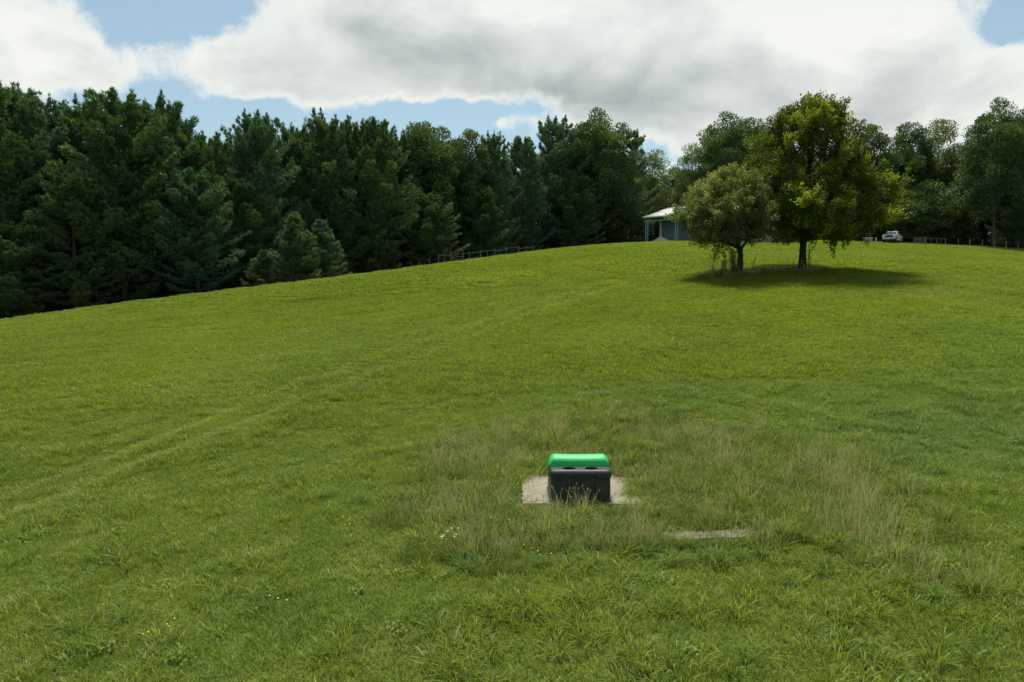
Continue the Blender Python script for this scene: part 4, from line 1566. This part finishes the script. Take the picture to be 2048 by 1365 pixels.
for i in range(5):
    for yy_ in (0.0, SD):
        x_ = min(i * BAY, SL)
        mb = MB()
        for dx in (0.0, 0.34):
            mb.box((x_ + dx, yy_, EH / 2), (0.12, 0.12, EH))
        for k in range(7):
            z_ = 0.2 + k * 0.58
            mb.bar((x_, yy_, z_), (x_ + 0.34, yy_, z_ + 0.5), 0.035)
        mb.build('column', M_teal, sh)
mb = MB()
for yy_ in (-0.02,):
    for z_ in (EH - 0.05, EH - 0.55):
        mb.box((SL / 2, yy_, z_), (SL + 0.4, 0.10, 0.12))
    for k in range(27):
        x_ = 0.05 + k * SL / 26
        mb.box((x_, yy_, EH - 0.30), (0.07, 0.06, 0.40))
mb.build('front_truss', M_teal, sh)
for i in range(5):
    x_ = min(i * BAY, SL)
    mb = MB()
    mb.bar((x_ + .17, 0, EH + 0.0), (x_ + .17, SD, EH + RISE - 0.05), 0.08, 0.14)
    mb.build('rafter', M_teal, sh)
mb = MB()
mb.box((SL / 2 + 0.17, -0.5, EH + 0.02), (SL + 1.0, 0.06, 0.16))
mb.build('eave_trim', M_paint, sh)
mb = MB()                  # roof sheet, low in front, high at the ridge, then falling behind
t_ = 0.05
mb.prism([(-0.5, EH + 0.02), (SD, EH + RISE + 0.12), (SD * 2 + 0.5, EH - 0.1), (SD * 2 + 0.5, EH - 0.1 + t_), (SD, EH + RISE + 0.12 + t_), (-0.5, EH + 0.02 + t_)], -0.35, SL + 0.7)
mb.build('roof', M_sheet, sh)
# enclosed room behind the second bay
mb = MB()
mb.box((SL / 2 + 0.65, 3.0, EH / 2 - 0.1), (SL - 1.4, 0.12, EH - 0.25))
for k in range(46):
    mb.box((1.5 + k * 0.36, 2.92, EH / 2 - 0.1), (0.04, 0.04, EH - 0.26))
mb.build('room_wall', M_navy, sh)
mb = MB()
mb.box((1.25, 2.93, EH / 2 + 0.05), (0.24, 0.22, EH + 0.05))
mb.build('corner_trim', M_paint, sh)
mb = MB()
mb.box((1.30, 6.2, EH / 2 - 0.1), (0.12, 6.2, EH - 0.25))
mb.build('side_wall', M_navy, sh)
mb = MB()
mb.box((SL - 2.3, 0.22, EH / 2 - 0.3), (5.2, 0.10, EH - 0.70))
for k in range(15):
    mb.box((SL - 4.8 + k * 0.35, 0.155, EH / 2 - 0.3), (0.05, 0.03, EH - 0.72))
mb.build('white_wall', M_paint, sh)


def mound(name, x, y, r, h, mat, label, cat, seed, z=None):
    g = np.random.default_rng(seed)
    V, F_ = [(0, 0, h)], []
    nr, na = 10, 30
    for i in range(1, nr + 1):
        q = i / nr
        for k in range(na):
            a = 6.283 * k / na
            rr = r * q * (1 + 0.08 * math.sin(3 * a + seed))
            V.append((rr * math.cos(a), rr * math.sin(a), h * (1 - q) ** 1.05 * (1 + g.normal(0, 0.04)) - (0.4 if i == nr else 0) + g.normal(0, 0.02)))
    for k in range(na):
        F_.append((0, 1 + k, 1 + (k + 1) % na))
    for i in range(nr - 1):
        for k in range(na):
            a, b = 1 + i * na + k, 1 + i * na + (k + 1) % na
            F_.append((a, a + na, b + na, b))
    mb = MB()
    mb.add(V, F_)
    o = mb.build(name, mat, None, True)
    o.location = (x, y, gz(x, y) - 0.05 if z is None else z)
    tag(o, label, cat)
    return o


M_gravel = simple('gravel', (0.055, 0.050, 0.040), 0.95, 0, 0.45, 18, 0.8)
px_, py_ = spot(1321, 100.6)
mound('gravel_pile', px_, py_, 1.9, 1.05, M_gravel, 'heap of grey brown gravel in front of the open shed', 'gravel pile', 3, gz(px_, py_) - 0.12)


# ------------------------------------------------------------------ fences
def post_line(name, pts, label, hgt=1.25, rails=(), mat=M_wood, rad=0.05, group=None, wires=()):
    """pts: (x, y, scale)"""
    x0, y0 = pts[0][0], pts[0][1]
    z0 = gz(x0, y0)
    e = empty(name, (x0, y0, z0))
    tops = []
    rg = random.Random(len(pts))
    for x, y, s in pts:
        z = gz(x, y) - z0
        mb = MB()
        r_ = rad * s
        mb.tube([(0, 0, -0.4), (rg.uniform(-.02, .02), 0, hgt * 0.5), (rg.uniform(-.04, .04), 0, hgt * (0.9 + 0.12 * s))], [r_, r_, r_ * 0.92], 7)
        o = mb.build('post', mat, e)
        o.location = (x - x0, y - y0, z)
        tops.append(Vector((x - x0, y - y0, z)))
    for a, b, h in rails:
        mb = MB()
        mb.bar(tops[a] + Vector((0, -0.05, h)), tops[b] + Vector((0, -0.05, h)), 0.05, 0.065)
        mb.build('rail', mat, e)
    if wires:
        mb = MB()
        for h in wires:
            for a, b in zip(tops[:-1], tops[1:]):
                mb.bar(a + Vector((0, -0.06, h)), b + Vector((0, -0.06, h)), 0.010)
        mb.build('wire', M_rust, e)
    tag(e, label, 'fence', group)
    return e


def gate(x, y, dirx, diry, L, h, n, mat, label, uprights=3):
    z = gz(x + dirx * L / 2, y + diry * L / 2) - 0.03
    e = empty('gate', (x, y, z), math.atan2(diry, dirx))
    for k in range(n):
        mb = MB()
        mb.box((L / 2, 0, 0.15 + k * (h - 0.15) / (n - 1)), (L, 0.05, 0.10))
        mb.build('rail', mat, e)
    for k in range(uprights):
        mb = MB()
        mb.box((L * k / (uprights - 1), -0.05, h / 2), (0.12, 0.06, h + 0.1))
        mb.build('upright', mat, e)
    tag(e, label, 'gate')


def fpts(lst, d0, d1):
    u0, u1 = lst[0][0], lst[-1][0]
    out = []
    for u, s in lst:
        d = d0 + (d1 - d0) * (u - u0) / (u1 - u0)
        x, y = spot(u, d)
        out.append((x, y, s))
    return out


# fence behind the crest, left of the shed
fp = fpts([(877, 1.2), (889, 0.7), (902, 1.2)], 80, 81)
post_line('rail_fence', fp, 'short braced stretch of grey fence left of the reddish board gate', 1.55, [(0, 2, 1.35)], wires=(0.5, 0.9))
gx0, gy0 = spot(904, 81.2)
gx1, gy1 = spot(924, 83)
gl = math.hypot(gx1 - gx0, gy1 - gy0)
gate(gx0, gy0, (gx1 - gx0) / gl, (gy1 - gy0) / gl, gl, 1.45, 5, M_redwood, 'reddish brown board gate in the fence near the centre of the picture', 2)
fp = fpts([(926, 1.2), (938, 0.9), (961, 1.2), (975, 0.7), (989, 1.3), (1000, 0.7), (1012, 1.2), (1026, 0.7), (1037, 1.2), (1052, 0.7), (1066, 0.7)], 83, 93)
post_line('rail_fence', fp, 'long grey rail and wire fence running up behind the crest right of the reddish gate', 1.5,
          [(0, 2, 1.3), (2, 4, 1.35), (4, 6, 1.25), (6, 8, 1.38), (8, 10, 1.2)], wires=(0.45, 0.85))
fp = fpts([(800, 0.7), (822, 0.7), (838, 0.7), (858, 0.7)], 78, 80)
post_line('wire_fence', fp, 'faint wire fence posts in the shade left of the braced stretch', 1.3, wires=(0.5, 0.9))
# gate and braces on the right
gx0, gy0 = spot(1828, 114)
gx1, gy1 = spot(1850, 113.2)
gl = math.hypot(gx1 - gx0, gy1 - gy0)
gate(gx0, gy0, (gx1 - gx0) / gl, (gy1 - gy0) / gl, gl, 1.25, 5, M_wood, 'pale grey five rail gate right of the pickup', 3)
fp = fpts([(1851, 1.2), (1861, 0.7), (1873, 1.0), (1881, 0.7), (1890, 1.1)], 113.2, 110.5)
post_line('rail_fence', fp, 'braced grey fence with a long top rail right of the pale gate', 1.3, [(0, 4, 1.2)], wires=(0.5, 0.85))
fp = fpts([(1916, 0.9), (1939, 1.5), (1964, 1.3), (1988, 1.2), (2012, 1.2), (2036, 1.0), (2060, 1.0)], 112.5, 106)
post_line('wire_fence', fp, 'row of wooden posts with wire at the foot of the right hand trees', 1.35, wires=(0.5, 0.9, 1.2))

# ------------------------------------------------------------------ gravel lane on the right beyond the pasture
L0 = [spot(u, d) for u, d in ((1700, 121), (1790, 118.5), (1850, 111.5), (1900, 106.5), (1960, 102), (2048, 97.5), (2140, 95))]
V, F_ = [], []
for i, (x_, y_) in enumerate(L0):
    a = L0[max(i - 1, 0)]
    b = L0[min(i + 1, len(L0) - 1)]
    d_ = Vector((b[0] - a[0], b[1] - a[1])).normalized()
    for k in range(5):
        q = (k - 2) * 0.45
        xx_, yy_ = x_ - d_.y * q, y_ + d_.x * q
        V.append((xx_, yy_, gz(xx_, yy_) + 0.06))
for i in range(len(L0) - 1):
    for k in range(4):
        p = i * 5 + k
        F_.append((p, p + 1, p + 6, p + 5))
mb = MB()
mb.add(V, F_)
lane = mb.build('lane', M_gravel, None, True)
lane['kind'] = 'structure'

# ------------------------------------------------------------------ pickup
m_, n_ = material('silver_white_paint')
o_ = n_.new('ShaderNodeTexCoord').outputs['Object']
finish(n_, principled(n_, n_.mix(n_.noise(o_, 2.0, 3), (0.50, 0.52, 0.52), (0.60, 0.62, 0.61)), 0.55, 0.0, spec=0.25))
M_truck = m_
M_glass = simple('tinted_glass', (0.03, 0.045, 0.05), 0.05, 0, 0.1, 2, spec=0.5)
M_chrome = simple('chrome', (0.42, 0.44, 0.45), 0.45, 0.3)
M_rubber = simple('tyre_rubber', (0.02, 0.02, 0.02), 0.85)
M_grille = simple('dark_grille', (0.05, 0.07, 0.09), 0.5)
M_lamp = simple('lamp_glass', (0.6, 0.62, 0.62), 0.15)
tx_, ty_ = spot(1784, 118.5)
tz_ = gz(tx_, ty_) + 0.03
tr_e = empty('pickup_truck', (tx_, ty_, tz_), R(-40))
tag(tr_e, 'silver white pickup truck parked facing the pasture, left of the pale gate', 'pickup truck')
# local: front towards -Y, width along X
mb = MB()
HWt = 0.98
mb.prism([(-2.85, 0.55), (-2.87, 1.08), (-2.78, 1.24), (-1.35, 1.34), (-1.1, 1.36), (2.9, 1.38), (2.95, 1.3), (2.95, 0.6), (2.55, 0.5), (2.3, 0.50), (2.2, 0.85), (1.95, 1.0), (1.6, 1.0),
          (1.35, 0.85), (1.25, 0.45), (-1.35, 0.42), (-1.45, 0.85), (-1.7, 1.0), (-2.05, 1.0), (-2.3, 0.85), (-2.4, 0.50)], -HWt, HWt)
mb.build('body', M_truck, tr_e)
mb = MB()
cab = [(-1.22, 1.33), (-0.62, 1.92), (-0.42, 1.98), (0.95, 1.98), (1.12, 1.92), (1.28, 1.33)]
V = [(-0.93, y_, z_) if z_ < 1.5 else (-0.74, y_, z_) for y_, z_ in cab] + [(0.93, y_, z_) if z_ < 1.5 else (0.74, y_, z_) for y_, z_ in cab]
n6 = 6
mb.add(V, [tuple(range(6)), tuple(range(11, 5, -1))] + [(i, i + 6, (i + 1) % 6 + 6, (i + 1) % 6) for i in range(6)])
mb.build('cab', M_truck, tr_e)
mb = MB()


def lerp3(a, b, t):
    return tuple(a[i] + (b[i] - a[i]) * t for i in range(3))


A_, B_ = (-0.86, -1.18, 1.37), (0.86, -1.18, 1.37)
C_, D__ = (0.70, -0.65, 1.89), (-0.70, -0.65, 1.89)
off = Vector((0, -0.012, 0.012))
q_ = [Vector(p) + off for p in (A_, B_, C_, D__)]
mb.add(q_ + [p - off * 3 for p in q_], [(0, 1, 2, 3), (7, 6, 5, 4), (0, 4, 5, 1), (1, 5, 6, 2), (2, 6, 7, 3), (3, 7, 4, 0)])
mb.build('windshield', M_glass, tr_e)
for sx in (-1, 1):
    for y0_, y1_, y2_, y3_ in ((-1.02, -0.02, -0.02, -0.48), (0.06, 1.14, 1.00, 0.06)):
        mb = MB()
        o2 = 0.012
        P_ = [(sx * (0.918 + o2), y0_, 1.38), (sx * (0.918 + o2), y1_, 1.38), (sx * (0.757 + o2), y2_, 1.87), (sx * (0.757 + o2), y3_, 1.87)]
        P2 = [(p[0] - sx * 0.03, p[1], p[2]) for p in P_]
        mb.add(P_ + P2, [(0, 1, 2, 3), (7, 6, 5, 4), (0, 4, 5, 1), (1, 5, 6, 2), (2, 6, 7, 3), (3, 7, 4, 0)])
        mb.build('side_window', M_glass, tr_e)
    for y_ in (-0.02, 1.2):
        pass
    mb = MB()
    mb.box((sx * 1.08, -0.95, 1.45), (0.2, 0.1, 0.2), bev=0.02)
    mb.build('mirror', M_truck, tr_e)
    mb = MB()
    mb.box((sx * 0.78, -2.82, 1.05), (0.34, 0.12, 0.22), bev=0.03)
    mb.build('headlight', M_lamp, tr_e)
    for y_ in (-1.88, 1.78):
        mb = MB()
        mb.tube([(sx * 0.72, y_, 0.40), (sx * 1.0, y_, 0.40)], 0.40, 20)
        wh = mb.build('wheel', M_rubber, tr_e)
        mb = MB()
        mb.tube([(sx * 0.99, y_, 0.40), (sx * 1.012, y_, 0.40)], 0.24, 16)
        mb.build('rim', M_chrome, wh)
mb = MB()
mb.box((0, -2.87, 1.00), (1.2, 0.06, 0.40), bev=0.02)
for k in range(3):
    mb.box((0, -2.91, 0.90 + k * 0.10), (1.15, 0.02, 0.02))
mb.build('grille', M_grille, tr_e)
mb = MB()
mb.box((0, -2.95, 0.60), (1.92, 0.20, 0.22), bev=0.04)
mb.build('bumper', M_chrome, tr_e)
mb = MB()
mb.box((0, -3.07, 0.60), (0.32, 0.02, 0.16))
mb.build('number_plate', M_paint, tr_e)
mb = MB()
mb.box((0, 2.1, 1.26), (1.7, 1.5, 0.25))
mb.build('cargo_bed', M_rubber, tr_e)

# low trailer frame behind the pickup
x_, y_ = spot(1808, 124)
te = empty('flatbed_trailer', (x_, y_, gz(x_, y_)), R(-40))
mb = MB()
mb.box((0, 0, 0.75), (2.1, 3.4, 0.12))
for k in (-1, 1):
    for q in (-1.6, 0, 1.6):
        mb.box((k * 1.0, q, 1.15), (0.06, 0.06, 0.8))
    mb.box((k * 1.0, 0, 1.52), (0.06, 3.4, 0.06))
mb.box((0, -1.67, 1.52), (2.0, 0.06, 0.06))
mb.build('trailer_frame', M_rust, te)
for k in (-1, 1):
    mb = MB()
    mb.tube([(k * 0.95, 0.3, 0.36), (k * 1.15, 0.3, 0.36)], 0.36, 16)
    mb.build('wheel', M_rubber, te)
tag(te, 'dark low trailer with a rail frame standing in shade behind the pickup', 'trailer')

# low objects left of the pickup, by the edge of the lone tree's crown
x_, y_ = spot(1735, 119)
te = empty('utility_box', (x_, y_, gz(x_, y_)))
mb = MB()
mb.box((0, 0, 0.35), (1.25, 0.8, 0.8), bev=0.05)
mb.build('box_body', M_teal, te)
mb = MB()
mb.box((0, 0, 0.79), (1.35, 0.9, 0.08), bev=0.02)
mb.build('box_lid', M_paint, te)
tag(te, 'low teal box with a white top in the shade left of the pickup', 'box')
x_, y_ = spot(1751, 117.5)
te = empty('bollard', (x_, y_, gz(x_, y_)))
mb = MB()
mb.tube([(0, 0, -0.2), (0, 0, 0.82), (0, 0, 0.88)], [0.13, 0.13, 0.06], 12)
mb.build('bollard_shaft', simple('pale_grey_paint', (0.32, 0.36, 0.36), 0.6), te)
tag(te, 'short pale grey bollard between the teal box and the pickup', 'bollard')
